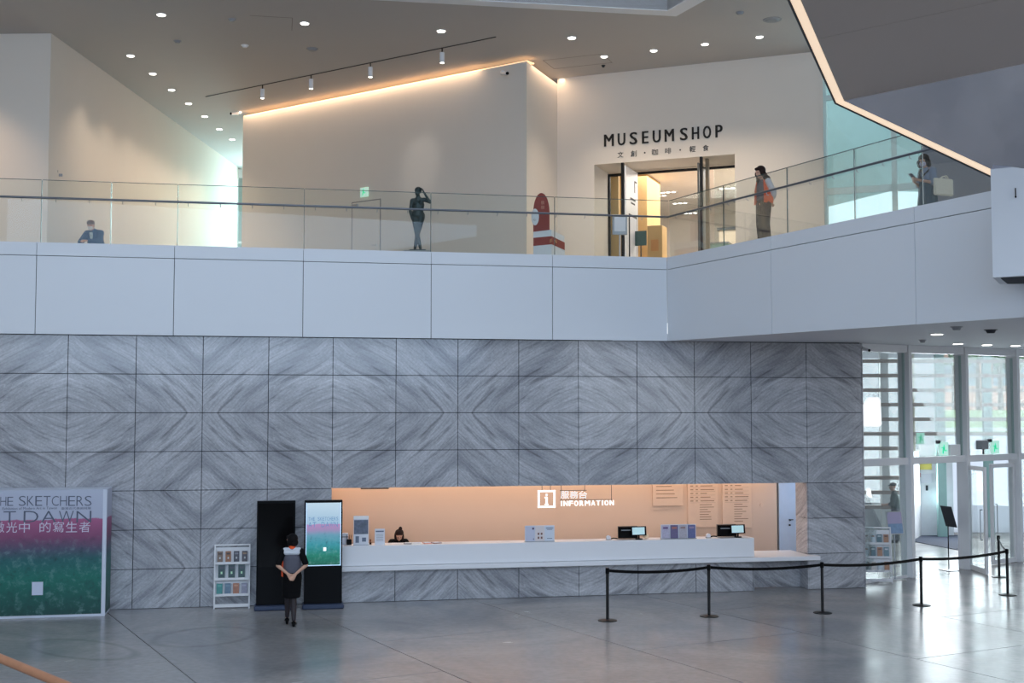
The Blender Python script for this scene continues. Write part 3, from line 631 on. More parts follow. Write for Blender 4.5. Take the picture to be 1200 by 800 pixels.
ac = thing('ceiling_air_conditioner', 'grey flat air outlet in the shop ceiling', 'air conditioner', up(D0, 10.22)+DR*3.3+DN*8.2, rd); MB().box(-.5, .5, -.3, .3, -.05, 0, .01).build('casing', GREY, ac)
pb = thing('wall_board', 'grey green board on the rear shop wall', 'board', up(D0, 0)+DR*5.4+DN*10.45+Vector((0, 0, 8.55)), rd); MB().box(-.32, .32, -.03, 0, 0, .9).build('board', pm('greygreen', (140, 150, 140), .6), pb)
# hygiene stand before the shop
hs = thing('notice_stand', 'silver framed notice on a pole in front of the shop doorway', 'sign stand', at_z(729, 300, 7.0) if False else Vector((2.42, 27.6, 7.0)), .1)
MB().cyl((0, 0, 0), (0, 0, .02), .2, 20).build('base', STEEL, hs); MB().cyl((0, 0, .02), (0, 0, .78), .02, 10).build('pole', STEEL, hs)
MB().box(-.17, .17, -.02, .02, .76, 1.22, .006).build('frame', STEEL, hs); MB().box(-.125, .125, -.024, -.02, .84, 1.16).build('sheet', PAPER, hs)
# door, exit sign and mark on the middle wall
rc = math.atan2(cd.y, cd.x)
d3 = struct('door_3', MB().box(4.12, 4.15, -.006, .02, 7, 9.24).box(5.09, 5.12, -.006, .02, 7, 9.24).box(4.12, 5.12, -.006, .02, 9.21, 9.24), pm('seam_grey', (150, 146, 142), .7), 'flush door in the middle wall under the exit sign'); place(d3, up(C0, 0), rc)
MB().box(4.15, 5.09, -.012, .0, 7, 9.21, .002).build('leaf', PLASTER, d3); MB().cyl((5.0, -.012, 8.05), (5.0, -.06, 8.05), .012, 8).box(4.88, 5.02, -.075, -.055, 8.04, 8.06).build('door_handle', STEEL, d3)
MB().box(4.16, 4.36, -.06, -.012, 9.1, 9.17, .004).build('door_closer', STEEL, d3)
xs_ = thing('exit_sign', 'small green lit exit sign above the flush door on the upper level', 'exit sign', up(C0, 0)+cd*4.58+cn*.02, rc)
MB().box(-.13, .13, -.03, 0, 9.33, 9.57, .004).build('panel', pm('exit_face', (200, 240, 220), .5, emis=.6), xs_)
def runner(t, x0, z0, s, y):
    MB().ball((x0+.5*s, y, z0+.86*s), (.08*s, .004, .09*s), 8).box(x0+.35*s, x0+.6*s, y-.003, y, z0+.4*s, z0+.75*s).box(x0+.15*s, x0+.4*s, y-.003, y, z0+.6*s, z0+.68*s).box(x0+.3*s, x0+.45*s, y-.003, y, z0+.05*s, z0+.42*s).box(x0+.5*s, x0+.85*s, y-.003, y, z0+.3*s, z0+.4*s).build('running_figure', GREENX, t)
runner(xs_, -.11, 9.36, .2, -.032)
# wall signs / speckles on left wall
wt = thing('wall_mark', 'small grey pictogram high on the left corridor wall', 'sign', at_y(68, 202, 27.6), .1)
MB().box(-.05, .0, -.01, 0, 0, .05).box(.02, .10, -.01, 0, -.09, -.03).box(-.07, -.03, -.01, 0, .12, .16).build('print', GREY, wt)

# red pavilion sign
RED = pm('brick_red', (140, 54, 44), .6); OFFW = pm('off_white_board', (214, 218, 222), .6)
rs = thing('info_totem', 'dark red rounded totem with white disc and stepped white plinth by the corner', 'sign', (.5, 27.0, 7.0), 0)
fr = at_y(643, 296, 27); 
prf = [(-.02, .42)]
def arch(x0, x1, zb, zt, y0, y1, mat, name):
    mb = MB(); n = 14; cx = (x0+x1)/2; rx = (x1-x0)/2; rz = .42
    P = [(x0, zb), (x1, zb)]+[(cx+rx*math.cos(a), zt-rz+rz*math.sin(a)) for a in [math.pi*k/n for k in range(n+1)]]
    mb.slab([(x, y0, z) for x, z in P], (0, y1-y0, 0)); return mb.build(name, mat, rs)
ox = lambda px: at_y(px, 260, 27).x-.5
oz = lambda py: at_y(640, py, 27).z-7.0
arch(ox(625), ox(644), .0, oz(226), .0, .12, RED, 'tall_board')
MB().slab([(ox(625), -.05, 0), (ox(646), -.12, 0), (ox(646), -.12, oz(270)), (ox(625), -.05, oz(272))], (0, .05, 0)).build('plinth', OFFW, rs)
MB().slab([(ox(646), -.12, 0), (ox(663), .35, 0), (ox(662), .35, oz(274)), (ox(646), -.12, oz(270))], (-.02, .08, 0)).build('plinth', OFFW, rs)
MB().slab([(ox(625), -.055, oz(288.5)), (ox(646), -.125, oz(287)), (ox(646), -.125, oz(277.5)), (ox(625), -.055, oz(279))], (0, .01, 0)).build('red_band', RED, rs)
MB().slab([(ox(646), -.125, oz(287)), (ox(662.5), .345, oz(290.5)), (ox(662.5), .345, oz(281.5)), (ox(646), -.125, oz(277.5))], (0, -.006, 0)).build('red_band', RED, rs)
MB().ball((ox(627), -.04, oz(254.5)), (.085, .02, .185), 20).build('disc', OFFW, rs, True)
letters('lettering', [('中', ox(625.4), ox(628), oz(251.5), oz(248.5)), ('心', ox(625), ox(628), oz(259), oz(256))], INK, rs, y=-.062, th=.003)
letters('lettering', [('展', ox(634), ox(638), oz(239.5), oz(235.5)), ('館', ox(634), ox(638), oz(245), oz(240.8))], pm('tan_ink', (196, 140, 116), .6), rs, y=-.001, th=.003)
letters('lettering', [('F', .33, .38, oz(285.5), oz(281)), ('A', .42, .49, oz(286), oz(281.5))], pm('gold_ink', (206, 150, 90), .6), rs, y=-.13, th=.003)

# pedestal of the bronze
pd = thing('statue_plinth', 'low grey plinth under the bronze figure', 'plinth', (-2.06, 27.0, 7.0)); MB().box(-.3, .3, -.3, .3, 0, .3, .01).build('block', pm('plinth_grey', (150, 150, 150), .7), pd)

# ------------------------------------------------------------ lower left: poster box, rack, kiosks
pb = thing('poster_wall', 'large box banner with pink and green landscape print at the left edge', 'banner', W(0, 0), TH)
PX0, PX1, PD, PH = -2.3, 2.13, .75, 2.35
LAV = pm('banner_edge', (214, 220, 234), .5)
MB().box(PX0, PX1, -PD, -.02, 0, PH, .004).build('box', LAV, pb)
f = MB().box(0, PX1-.07-PX0, -.006, 0, 0, PH-.05).build('front_print', poster('banner_print', 4.3, PH-.05), pb); f.location = (PX0, -PD, .05)
f = MB().box(-.004, 0, .05, PD-.06, 0, PH-.05).build('side_print', poster('banner_side_print', .7, PH-.05), pb); f.location = (PX1+.006, -PD, .05)
def lpx(px): # local x on banner front from photo x
    d = ray(px, 640); k = (O2.xy.dot(N2.xy)+PD)/(d.xy.dot(N2.xy)); return (d.xy*k-O2.xy).dot(E2.xy)
def lpz(px, py):
    d = ray(px, py); k = (O2.xy.dot(N2.xy)+PD)/(d.xy.dot(N2.xy)); return d.z*k+EYE
LI = pm('banner_ink', (92, 98, 118), .6); LW = pm('banner_white_ink', (214, 206, 224), .6)
def word(txt, p0, p1, yt, yb, bold=0):
    n = len(txt); w = (p1-p0)/(n+(n-1)*.18); out = []
    for i, c in enumerate(txt):
        if c == ' ': continue
        a = p0+i*w*1.18; ww = w*(.5 if c in 'I' else 1)
        out.append((c, lpx(a), lpx(a+ww), lpz(a, yb), lpz(a, yt), bold))
    return out
letters('lettering', word('THE', -9, 14.5, 582, 592.5, -.012)+word('SKETCHERS', 21, 106.5, 581, 592.5, -.012), LI, pb, y=-PD-.007, th=.003)
letters('lettering', word('AT', -14, 18, 599, 612, -.012)+word('DAWN', 27, 106.5, 598.5, 612, -.012), LI, pb, y=-PD-.007, th=.003)
letters('lettering', [('Exhibition of Modern Art in Taiwan', lpx(2), lpx(66), lpz(20, 597), lpz(20, 594)), ('臺灣近代美術特展', lpx(71), lpx(106), lpz(80, 597), lpz(80, 594))], LI, pb, y=-PD-.007, th=.003)
letters('lettering', word('微光中', -8, 34.5, 611.5, 624)+word('的寫生者', 46, 105.5, 611, 623.5), LW, pb, y=-PD-.007, th=.003)
MB().box(lpx(38.5), lpx(51.5), -PD-.008, -PD-.004, lpz(45, 697), lpz(45, 681.5)).build('bright_square', pm('square_light', (206, 214, 234), .5), pb)

def kiosk(u, o, label, lit):
    k = thing('display_kiosk', label, 'display screen', W(u, o), TH)
    MB().box(-.365, .365, -.06, .06, .08, 2.08, .006).build('casing', BLACK, k)
    MB().box(-.40, .40, -.22, .22, 0, .09, .02).build('base', pm('kiosk_base', (44, 58, 86), .4), k)
    if lit:
        s = MB().box(-.325, .325, -.004, 0, 0, 1.2).build('screen', poster('screen_picture', .65, 1.2, emis=1.0, edge=.66), k); s.location = (0, -.062, .83)
        br = pm('screen_border', (190, 220, 250), .5, emis=1.1)
        MB().box(-.335, .335, -.064, -.06, .815, .83).box(.325, .337, -.064, -.06, .815, 2.035).box(-.337, -.325, -.064, -.06, .815, 2.035).build('screen_border', br, k)
        ti = pm('screen_ink', (96, 140, 180), .5, emis=.5)
        its = []
        for txt, z0, z1, x0, x1 in (('THE SKETCHERS', 1.685, 1.755, -.29, .29), ('AT DAWN', 1.56, 1.66, -.29, .29)):
            n = len(txt); w = (x1-x0)/n
            its += [(c, x0+i*w, x0+i*w+w*.8, z0, z1) for i, c in enumerate(txt) if c != ' ']
        letters('screen_lettering', its, ti, k, y=-.067, th=.003)
        MB().box(.0, .055, -.069, -.066, 1.10, 1.17).build('bright_square', pm('screen_sq', (240, 244, 250), .5, emis=1.1), k)
    else: MB().box(-.335, .335, -.064, -.06, .82, 2.03).build('screen', pm('screen_off', (8, 7, 8), .15, spec=.15), k)
    return k
kiosk(5.25, .53, 'black free standing screen switched off, behind the walking woman', False)
kiosk(6.155, .53, 'black free standing screen lit with a blue, pink and green picture', True)

def booklet(loc, rz, w, h, cols, label, grp, tilt=.25, name='brochure'):
    t = thing(name, label, 'brochure', loc, 0, grp); t.rotation_euler = Euler((-tilt, 0, rz))
    MB().box(-w/2, w/2, 0, .008, 0, h, .001).build('cover', pm('cover_%d_%d_%d' % cols[0], cols[0], .4, var=.35, scale=25), t)
    MB().box(-w*.32, w*.32, -.002, 0, h*.72, h*.86).build('title_band', pm('cover_%d_%d_%d' % cols[1], cols[1], .4), t)
    if len(cols) > 2: MB().box(-w*.13, w*.13, -.002, 0, h*.35, h*.52).build('emblem', pm('cover_%d_%d_%d' % cols[2], cols[2], .4), t)
    return t
def rack(base, rz, label, H=1.22, Wd=.66, lean=.16, rows_=((.86, .24), (.56, .25), (.26, .22))):
    t = thing('brochure_rack', label, 'rack', base, rz)
    for s in (-1, 1):
        MB().slab([(s*Wd/2-.012, 0, 0), (s*Wd/2-.012, .03, 0), (s*Wd/2-.012, .03+lean, H), (s*Wd/2-.012, lean, H)], (.024, 0, 0)).build('side_post', FRAME, t)
        MB().slab([(s*Wd/2-.01, .33, 0), (s*Wd/2-.01, .35, 0), (s*Wd/2-.01, lean+.03, H*.95), (s*Wd/2-.01, lean+.01, H*.95)], (.02, 0, 0)).build('back_leg', FRAME, t)
    MB().box(-Wd/2, Wd/2, lean, lean+.03, H-.03, H, .003).build('top_bar', FRAME, t)
    MB().box(-Wd/2, Wd/2, 0, .03, .03, .09, .003).build('bottom_bar', FRAME, t)
    for z, h in rows_:
        y = lean*z/H
        MB().box(-Wd/2, Wd/2, y-.03, y+.10, z-.02, z, .002).build('shelf', FRAME, t)
        MB().box(-Wd/2, Wd/2, y-.035, y-.025, z-.02, z+.03, .002).build('shelf_lip', FRAME, t)
        MB().slab([(-Wd/2, y+.075, z), (Wd/2, y+.075, z), (Wd/2, y+.11+.04, z+.29), (-Wd/2, y+.11+.04, z+.29)], (0, .008, 0)).build('back_board', FRAME, t)
    return t
rb = W(4.42, .33)
rack(rb, TH, 'white three tier brochure rack leaning before the marble, left of the screens')
cols1 = [((120, 96, 80), (60, 40, 34)), ((150, 96, 56), (60, 36, 26)), ((60, 60, 72), (120, 120, 130)), ((70, 62, 70), (150, 120, 90))]
for i, (c, lab) in enumerate(zip(cols1, ('brown', 'orange brown', 'dark slate', 'dark grey brown'))):
    booklet(rb+E2*(-.235+i*.157)+Vector((0, 0, .862))-N2*.12, TH, .105, .23, c+((200, 200, 200),), '%s brochure in top tier of the rack by the screens, %s from left' % (lab, ordn(i)), 'top tier brochures', .13)
for i in range(3):
    booklet(rb+E2*(-.20+i*.19)+Vector((0, 0, .562))-N2*.085, TH, .125, .27, ((36, 70, 72), (70, 70, 84), (190, 230, 190)), 'dark green brochure in middle tier of rack by the screens, %s from left' % ordn(i), 'middle tier brochures', .13)
for i, (c, lab) in enumerate(zip((((60, 140, 136), (90, 170, 160)), ((96, 124, 146), (120, 150, 170)), ((168, 110, 84), (200, 150, 120)), ((140, 140, 158), (170, 170, 190))), ('teal', 'blue grey', 'copper', 'lilac grey'))):
    booklet(rb+E2*(-.235+i*.157)+Vector((0, 0, .262))-N2*.045, TH, .115, .22, c, '%s brochure in the bottom tier of the rack left of the screens' % lab, 'bottom tier brochures', .13)

# ------------------------------------------------------------ things on the reception counter
def on_counter(px, o=-.0, z=1.142):      # counter point seen at photo x
    d = ray(px, 635); k = (O2.xy.dot(N2.xy)+o)/(d.xy.dot(N2.xy)); u = (d.xy*k-O2.xy).dot(E2.xy); return W(u, o, z)
p = on_counter(423, .08)
t = thing('leaflet_stand', 'tall white leaflet stand with a photo card at the left end of the counter', 'leaflet stand', p, TH)
MB().box(-.15, .15, -.01, .01, 0, .58, .002).build('card', PAPER, t); MB().box(-.15, .15, -.05, .05, 0, .012).build('foot', STEEL, t)
MB().box(-.15, .15, -.016, -.01, .52, .58).build('header', SIGNW if False else pm('header_white', (250, 250, 252), .5), t); MB().box(-.14, .14, -.014, -.01, .22, .5).build('photo', pm('photo_card', (104, 112, 130), .5, var=.6, scale=18), t)
MB().box(-.11, -.04, -.014, -.01, .05, .18).box(.02, .1, -.014, -.01, .07, .15).build('icons', pm('icon_grey', (110, 120, 140), .5), t)
p = on_counter(445, .08)
t = thing('notice_card', 'small white notice card with grey header on the counter left of the receptionist', 'notice', p, TH)
MB().box(-.10, .10, -.01, .0, 0, .32, .002).build('card', PAPER, t); MB().box(-.08, .08, -.013, -.01, .255, .28).build('heading', pm('ink_slate', (96, 108, 130), .5), t)
for k in range(5): MB().box(-.07, .07, -.012, -.01, .08+k*.03, .088+k*.03).build('text_line', GREY, t)
MB().box(-.10, .10, -.03, .04, 0, .01).build('foot', PAPER, t)
t = thing('pen_cup', 'black pen cup at the left end of the counter', 'cup', on_counter(409, -.05), TH)
MB().box(-.05, .05, -.04, .04, 0, .11, .008).build('cup', BLACK, t)
for i, (a, b) in enumerate(((-.03, -.05), (.0, .015), (.025, .05))): MB().cyl((a, 0, .05), (b, 0, .2), .005, 6).build('pen', BLACK, t)
t = thing('paper_box', 'small cream box behind the pen cup', 'box', on_counter(402, -.18), TH); MB().box(-.1, .1, -.06, .06, 0, .22, .004).build('box', PAPER, t); MB().box(-.1, .1, -.065, -.06, .14, .16).build('band', GREY, t)
t = thing('stamp', 'little dark stamp between the photo card and the notice card', 'stamp', on_counter(434, -.02), TH); MB().box(-.02, .02, -.02, .02, 0, .04).build('pad', BLACK, t); MB().cone((0, 0, .04), (0, 0, .1), .012, .02, 10).build('grip', pm('brown_grip', (110, 60, 40), .5), t)
# papers by the receptionist
for i, (x, c, lab, w) in enumerate(((478, (110, 108, 112), 'grey folder lying on the counter right of the receptionist', .16), (488, (250, 246, 240), 'white sheets fanned on the counter right of the receptionist', .2), (500, (226, 150, 130), 'pink leaflet pile on the counter', .14), (511, (140, 92, 84), 'brown booklet lying on the counter at the end of the papers', .18))):
    t = thing('papers', lab, 'papers', on_counter(x, -.02), TH+.2*(i-1)); MB().box(-w/2, w/2, -.09, .09, 0, .012).build('sheet', pm('sheet_%d' % i, c, .6), t); MB().box(-w*.4, w*.45, -.07, .08, .012, .02).build('sheet', PAPER, t)
t = thing('card_holder', 'three part acrylic holder with service notices on the counter', 'leaflet holder', on_counter(632.5, .12), TH)
MB().box(-.31, .31, -.03, .05, 0, .012).build('foot', STEEL, t); MB().box(-.31, .31, .0, .012, 0, .33, .002).build('back_plate', PAPER, t)
for i, (x, c) in enumerate(((-.205, (206, 208, 226)), (0, (232, 222, 222)), (.205, (222, 228, 240)))):
    MB().box(x-.095, x+.095, -.008, -.002, .015, .32).build('card', pm('card_%d' % i, c, .5), t)
MB().box(-.16, -.12, -.012, -.008, .25, .29).box(-.14, -.12, -.012, -.008, .05, .07).build('card_print', pm('purple_ink', (90, 80, 110), .5), t)
for a in (-.045, .02):
    for b in (.06, .14): MB().box(a, a+.035, -.012, -.008, b, b+.045).build('card_print', pm('brown_ink', (130, 92, 84), .5), t)
MB().box(.13, .28, -.012, -.008, .27, .285).box(.15, .26, -.012, -.008, .06, .07).box(.15, .26, -.012, -.008, .24, .25).build('card_print', pm('ink_slate', (96, 108, 130), .5), t)
t = thing('leaflet_holder', 'four part acrylic holder with colourful leaflets between the two terminals', 'leaflet holder', on_counter(795.5, .12), TH)
MB().box(-.385, .385, -.03, .06, 0, .012).build('foot', STEEL, t); MB().box(-.385, .385, .02, .03, 0, .30, .002).build('back_plate', PAPER, t)
for i, (c, c2, lab) in enumerate((((190, 184, 206), (110, 80, 130), 'pale lilac patterned'), ((112, 102, 140), (190, 120, 110), 'violet and orange'), ((186, 180, 190), (160, 130, 130), 'pale grey'), ((104, 110, 156), (160, 140, 170), 'blue violet'))):
    b = booklet(on_counter(795.5, .12)+E2*(-.285+i*.19)+Vector((0, 0, .014))+N2*.0, TH, .165, .275, (c, c2), '%s leaflet in the four part holder' % lab, 'leaflets in the four part holder', .03)
def terminal(px, lab, mirror):
    c = on_counter(px, -.05)
    t = thing('payment_terminal', lab, 'computer', c, TH)
    MB().prism([(-.27, -.06), (.16, -.06), (.2, .14), (-.22, .14)], .02, .26).build('printer_body', BLACK, t)
    MB().box(-.2, .12, -.066, -.06, .18, .2).build('paper_slot', GREY, t)
    MB().cyl((.17, -.1, 0), (.17, -.1, .02), .08, 18).build('screen_foot', BLACK, t); MB().cyl((.17, -.1, .02), (.17, -.1, .1), .018, 8).build('screen_stem', BLACK, t)
    m = Matrix.Translation((.16, -.11, .17)) @ Euler((-.12, 0, .1)).to_matrix().to_4x4()
    MB().box(-.17, .17, -.012, .012, -.09, .10, .004, m).build('screen_frame', BLACK, t)
    MB().box(-.145, .13, -.015, -.012, -.07, .08, 0, m).build('screen', pm('pos_screen', (170, 200, 205), .4, emis=.75, var=.15, scale=20), t)
    MB().tube([(-.27, -.02, .02), (-.36, -.05, .03), (-.42, -.06, .02)], .012, 6).build('scanner_cable', BLACK, t)
    return t
terminal(738, 'black till printer with small touch screen, middle of the counter', 0)
terminal(854, 'black till printer with small touch screen at the right end of the counter', 0)
for px, lab in ((713, 'white tape roll left of the middle till'), (830, 'white tape roll left of the right end till')):
    t = thing('tape_roll', lab, 'tape', on_counter(px, .02), TH); MB().cyl((0, -.035, .045), (0, .035, .045), .045, 18).build('roll', PAPER, t, True); MB().box(-.05, .05, -.04, .04, 0, .012).build('holder', GREY, t)
t = thing('round_pebble', 'cream rounded mouse dome right of the middle till', 'ornament', on_counter(757, -.08), TH); MB().ball((0, 0, .052), (.06, .05, .052), 14).build('body', pm('cream', (240, 214, 180), .5), t, True)

# hanging information sign
inf = thing('information_sign', 'glowing white i box with INFORMATION lettering hanging above the counter', 'sign', W(0, -.3), TH)
a, b, zz0, zz1 = 10.61, 10.98, 1.80, 2.16
for q in ((a, b, zz0, zz0+.035), (a, b, zz1-.035, zz1), (a, a+.035, zz0, zz1), (b-.035, b, zz0, zz1)): MB().box(q[0], q[1], -.02, .02, q[2], q[3]).build('frame_bar', SIGNW, inf)
MB().box(10.775, 10.815, -.02, .02, 1.86, 2.02).ball((10.795, 0, 2.065), (.026, .02, .026), 10).box(10.755, 10.795, -.02, .02, 2.0, 2.02).box(10.755, 10.835, -.02, .02, 1.86, 1.875).build('letter_i', SIGNW, inf)
letters('character', [(c, 11.10+i*.195, 11.10+i*.195+.175, 1.985, 2.135) for i, c in enumerate('服務台')], SIGNW, inf, y=0, th=.006, single=False)
xx = 11.10
for i, c in enumerate('INFORMATION'):
    w = {'I': .028, 'M': .105}.get(c, .080); letters('letter', [(c, xx, xx+w, 1.83, 1.935, 0 if c == 'I' else .0035)], SIGNW, inf, y=0, th=.006); xx += w+.034
for x in (10.7, 10.88, 11.11, 11.62, 12.2):
    MB().cyl((x, .012, 1.93 if x > 11 else 2.15), (x, .012, 2.62), .006, 6).build('hanger_rod', DARK, inf)
MB().box(11.08, 12.22, .006, .014, 1.945, 1.955).box(11.08, 11.66, .006, .014, 2.145, 2.155).build('support_rail', DARK, inf)

# text boards on the niche wall
BT = pm('board_tan', (223, 192, 167), .6); TI = pm('board_ink', (140, 106, 84), .6); random.seed(5)
for (x0, x1, z0, lab, lines) in ((13.62, 14.33, 1.67, 'short tan text board, leftmost on the niche wall', 4), (14.45, 15.17, 1.17, 'tall tan text board, middle of three on the niche wall', 12), (15.28, 15.98, 1.14, 'tall tan text board, rightmost on the niche wall', 13)):
    t = thing('text_board', lab, 'board', W(0, -1.998), TH)
    MB().box(x0, x1, -.045, -.004, z0, 2.45, .003).build('board', BT, t)
    z = 2.10
    for k in range(lines):
        MB_ = MB()
        if k < 5 and lines > 5:
            MB_.box(x0+.06, x0+.13, -.048, -.045, z, z+.018).box(x0+.19, x0+.24, -.048, -.045, z, z+.018).box(x0+.3, x0+random.uniform(.45, .64), -.048, -.045, z, z+.016)
            MB_.box(x0+.06, x1-.06, -.047, -.045, z-.034, z-.031)
        elif lines > 5:
            MB_.box(x0+.28, x0+random.uniform(.45, .64), -.048, -.045, z, z+.013)
        else:
            MB_.box(x0+.08, x0+random.uniform(.2, .6), -.048, -.045, z, z+.014)
        MB_.build('text_line', TI, t); z -= .085 if k < 5 else .055
t = thing('wall_emblem', 'faint round disc on the niche wall right of the text boards', 'emblem', W(16.25, -1.998, 1.66), TH); MB().cyl((0, 0, 0), (0, -.012, 0), .05, 20).build('disc', BT, t)

# ------------------------------------------------------------ stanchions
stz = [(712, 727), (831, 722), (964, 718), (1080, 709), (1181, 697), (1171, 676)]
SP = [at_z(x, y, 0) for x, y in stz]
SL = ['black belt post at the left end of the queue line', 'second black belt post from the left, before the counter', 'black belt post before the marble corner', 'black belt post in front of the entrance brochure rack', 'black belt post at the right end nearest the camera', 'black belt post furthest back beside the open glass door']
s0 = thing('belt_stanchion', SL[0], 'queue barrier', SP[0], 0, 'black belt posts')
MB().cone((0, 0, .012), (0, 0, .03), .17, .10, 28).cyl((0, 0, 0), (0, 0, .014), .175, 28).build('base', BLACKM, s0, True)
MB().cyl((0, 0, .02), (0, 0, .86), .028, 16).build('post', BLACKM, s0, True)
MB().cyl((0, 0, .85), (0, 0, .945), .036, 16).cyl((0, 0, .945), (0, 0, .955), .03, 16).build('belt_head', BLACK, s0, True)
for i in range(1, 6): c = copy_tree(s0); c.location = SP[i]; c['label'] = SL[i]
for i in range(5):
    par = [o for o in bpy.data.objects if o.get('label') == SL[i]][0]
    d = SP[i+1]-SP[i]; L_ = d.length; pts = []
    for k in range(13):
        q = k/12; pts.append(d*q + d.normalized()*(.036*(1-2*q)) + Vector((0, 0, .90-.05*4*q*(1-q)*min(1, L_/2))))
    MB().ribbon(pts, .055, .004).build('belt', BLACK, par)

# ------------------------------------------------------------ entrance glass wall
G0 = Vector((7.75, 27.62, 0)); gd = Vector((.784, .6208, 0)).normalized(); rg = math.atan2(gd.y, gd.x)
def Gp(a, b=0, z=0): return G0+gd*a+Vector((-gd.y, gd.x, 0))*b+Vector((0, 0, z))
def Gz(a): p = Gp(a); return sof(p.x, p.y)
MUL = [1.76, 4.11, 6.46, 8.81, 11.16]
ew = struct('window_3', MB().box(-.3, 11.3, -.08, .08, 2.58, 2.74, .006), FRAME, 'white framed glass entrance wall'); place(ew, G0, rg)
for m_ in MUL: MB().box(m_-.06, m_+.06, -.14, .16, 0, Gz(m_)+.05, .004).build('mullion', FRAME, ew)
MB().slab([(-.3, -.1, 5.14+.0), (11.3, -.1, 5.26), (11.3, -.1, 5.5), (-.3, -.1, 5.40)], (0, .2, 0)).build('head_beam', FRAME, ew)
pr_ = [-.25]+MUL
for i, (a, b) in enumerate(zip(pr_, pr_[1:])):
    MB().box(a+.06, b-.06, .0, .012, 2.74, 5.16).build('upper_pane', WING, ew)
    MB().box(a+.06, a+.085, -.02, .03, 2.74, 5.16).box(b-.085, b-.06, -.02, .03, 2.74, 5.16).build('pane_frame', pm('pane_seal', (170, 190, 188), .4), ew)
    if i not in (1, 2): MB().box(a+.06, b-.06, .0, .012, .06, 2.58).build('lower_pane', WING, ew); MB().box(a+.06, b-.06, -.03, .03, 0, .06).build('sill', FRAME, ew)
# doors
def leaf(px, rz, label, flip=1):
    t = thing('glass_door', label, 'door', px, rz)
    Wd, H = 1.1, 2.5
    for q in ((0, .09, .01, H), (Wd-.09, Wd, .01, H), (.09, Wd-.09, .01, .13), (.09, Wd-.09, H-.1, H)): MB().box(q[0], q[1], -.03, .03, q[2], q[3], .004).build('door_frame', FRAME, t)
    MB().box(.09, Wd-.09, -.006, .006, .13, H-.1).build('pane', WING, t)
    for s in (-1, 1): MB().tube([(Wd-.14, .035*s, .8), (Wd-.14, .085*s, .8), (Wd-.14, .085*s, 1.5), (Wd-.14, .035*s, 1.5)], .013, 8).build('pull_handle', STEEL, t, True)
    return t
hp = Gp(MUL[1]+.08, -.05, 0); tgt_ = at_z(1160, 674.5, 0); dd = tgt_-hp
leaf(hp, math.atan2(dd.y, dd.x), 'white framed glass door leaf swung open into the hall')
leaf(Gp(MUL[2]-.08, 0, 0), rg+math.pi, 'white framed glass door leaf, closed, right half of the open doorway')
# transom fittings
for a, lab, s in ((3.1, 'green exit sign on the transom left of the door mullion', 1), (5.35, 'green exit sign on the transom above the open door', 1)):
    t = thing('exit_sign', lab, 'exit sign', Gp(a, -.1, 2.76), rg-.35); MB().box(-.12, .12, -.02, .02, 0, .32, .005).build('panel', pm('exit_white', (190, 245, 226), .5, emis=.7), t); runner(t, -.12, .03, .24, -.023); MB().box(-.2, -.1, -.03, .03, .28, .36, .004).build('camera_head', DARK, t)
t = thing('projector', 'grey projector box on the transom left of the exit sign', 'projector', Gp(4.95, -.05, 2.75), rg); MB().box(-.2, .1, -.06, .1, .12, .34, .01).build('body', GREY, t); MB().cyl((-.05, 0, 0), (-.05, 0, .12), .02, 8).build('mount', DARK, t)
t = thing('exit_sign', 'green exit sign hanging deeper behind the glass beside the garden view', 'exit sign', Gp(5.2, 1.9, 2.95), rg-.35); MB().box(-.12, .12, -.02, .02, 0, .3, .005).build('panel', MATS['exit_white'], t); runner(t, -.12, .03, .24, -.023)
t = thing('white_plaque', 'white box resting on the transom right of the first exit sign', 'plaque', Gp(3.7, -.02, 2.75), rg); MB().box(-.22, .22, -.02, .03, 0, .26, .004).build('plate', SIGNW if False else pm('plaque_white', (246, 248, 250), .5), t)
# white decal on first pane, its brightness put in as emission
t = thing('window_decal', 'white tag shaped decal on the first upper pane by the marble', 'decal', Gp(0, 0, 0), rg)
def Gx(px):
    n_ = Vector((-gd.y, gd.x)); d = ray(px, 480); k = G0.xy.dot(n_)/(d.xy.dot(n_)); return (d.xy*k-G0.xy).dot(gd.xy)
def Gh(px, py):
    n_ = Vector((-gd.y, gd.x)); d = ray(px, py); k = G0.xy.dot(n_)/(d.xy.dot(n_)); return d.z*k+EYE
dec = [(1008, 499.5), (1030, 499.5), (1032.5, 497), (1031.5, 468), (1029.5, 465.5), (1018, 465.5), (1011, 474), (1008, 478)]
MB().slab([(Gx(x), -.012, Gh(x, y)) for x, y in dec], (0, .006, 0)).build('sheet', glow_film(), t)
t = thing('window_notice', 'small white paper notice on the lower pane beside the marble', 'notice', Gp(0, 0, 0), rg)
MB().slab([(Gx(x), -.012, Gh(x, y)) for x, y in ((1013.5, 580.5), (1020, 583.5), (1018, 572), (1014, 572))], (0, .006, 0)).build('sheet', glow_film(), t)

# brochure rack by the entrance and sign stands
rp0 = at_z(1029, 683, 0); rk = rack(rp0, -.12, 'white three tier brochure rack leaning beside the marble corner at the entrance', 1.22, .62)
ru = Vector((math.cos(-.12), math.sin(-.12), 0)); rn = Vector((ru.y, -ru.x, 0))
for r, (z, hh) in enumerate(((.862, .2), (.562, .22), (.262, .2))):
    pal = [((90, 120, 130), (200, 210, 210)), ((110, 140, 150), (220, 220, 226)), ((206, 200, 196), (120, 90, 70)), ((200, 210, 216), (150, 110, 80)), ((176, 130, 100), (90, 60, 50))]
    random.shuffle(pal)
    for i in range(4):
        booklet(rp0+ru*(-.22+i*.145)+Vector((0, 0, z))-rn*(.035+.085*z/.9+.02), -.12, .11, hh, pal[i], 'folded leaflet in the %s tier of the entrance rack, %s from left' % (('top', 'middle', 'bottom')[r], ordn(i)), 'entrance rack leaflets', .13)
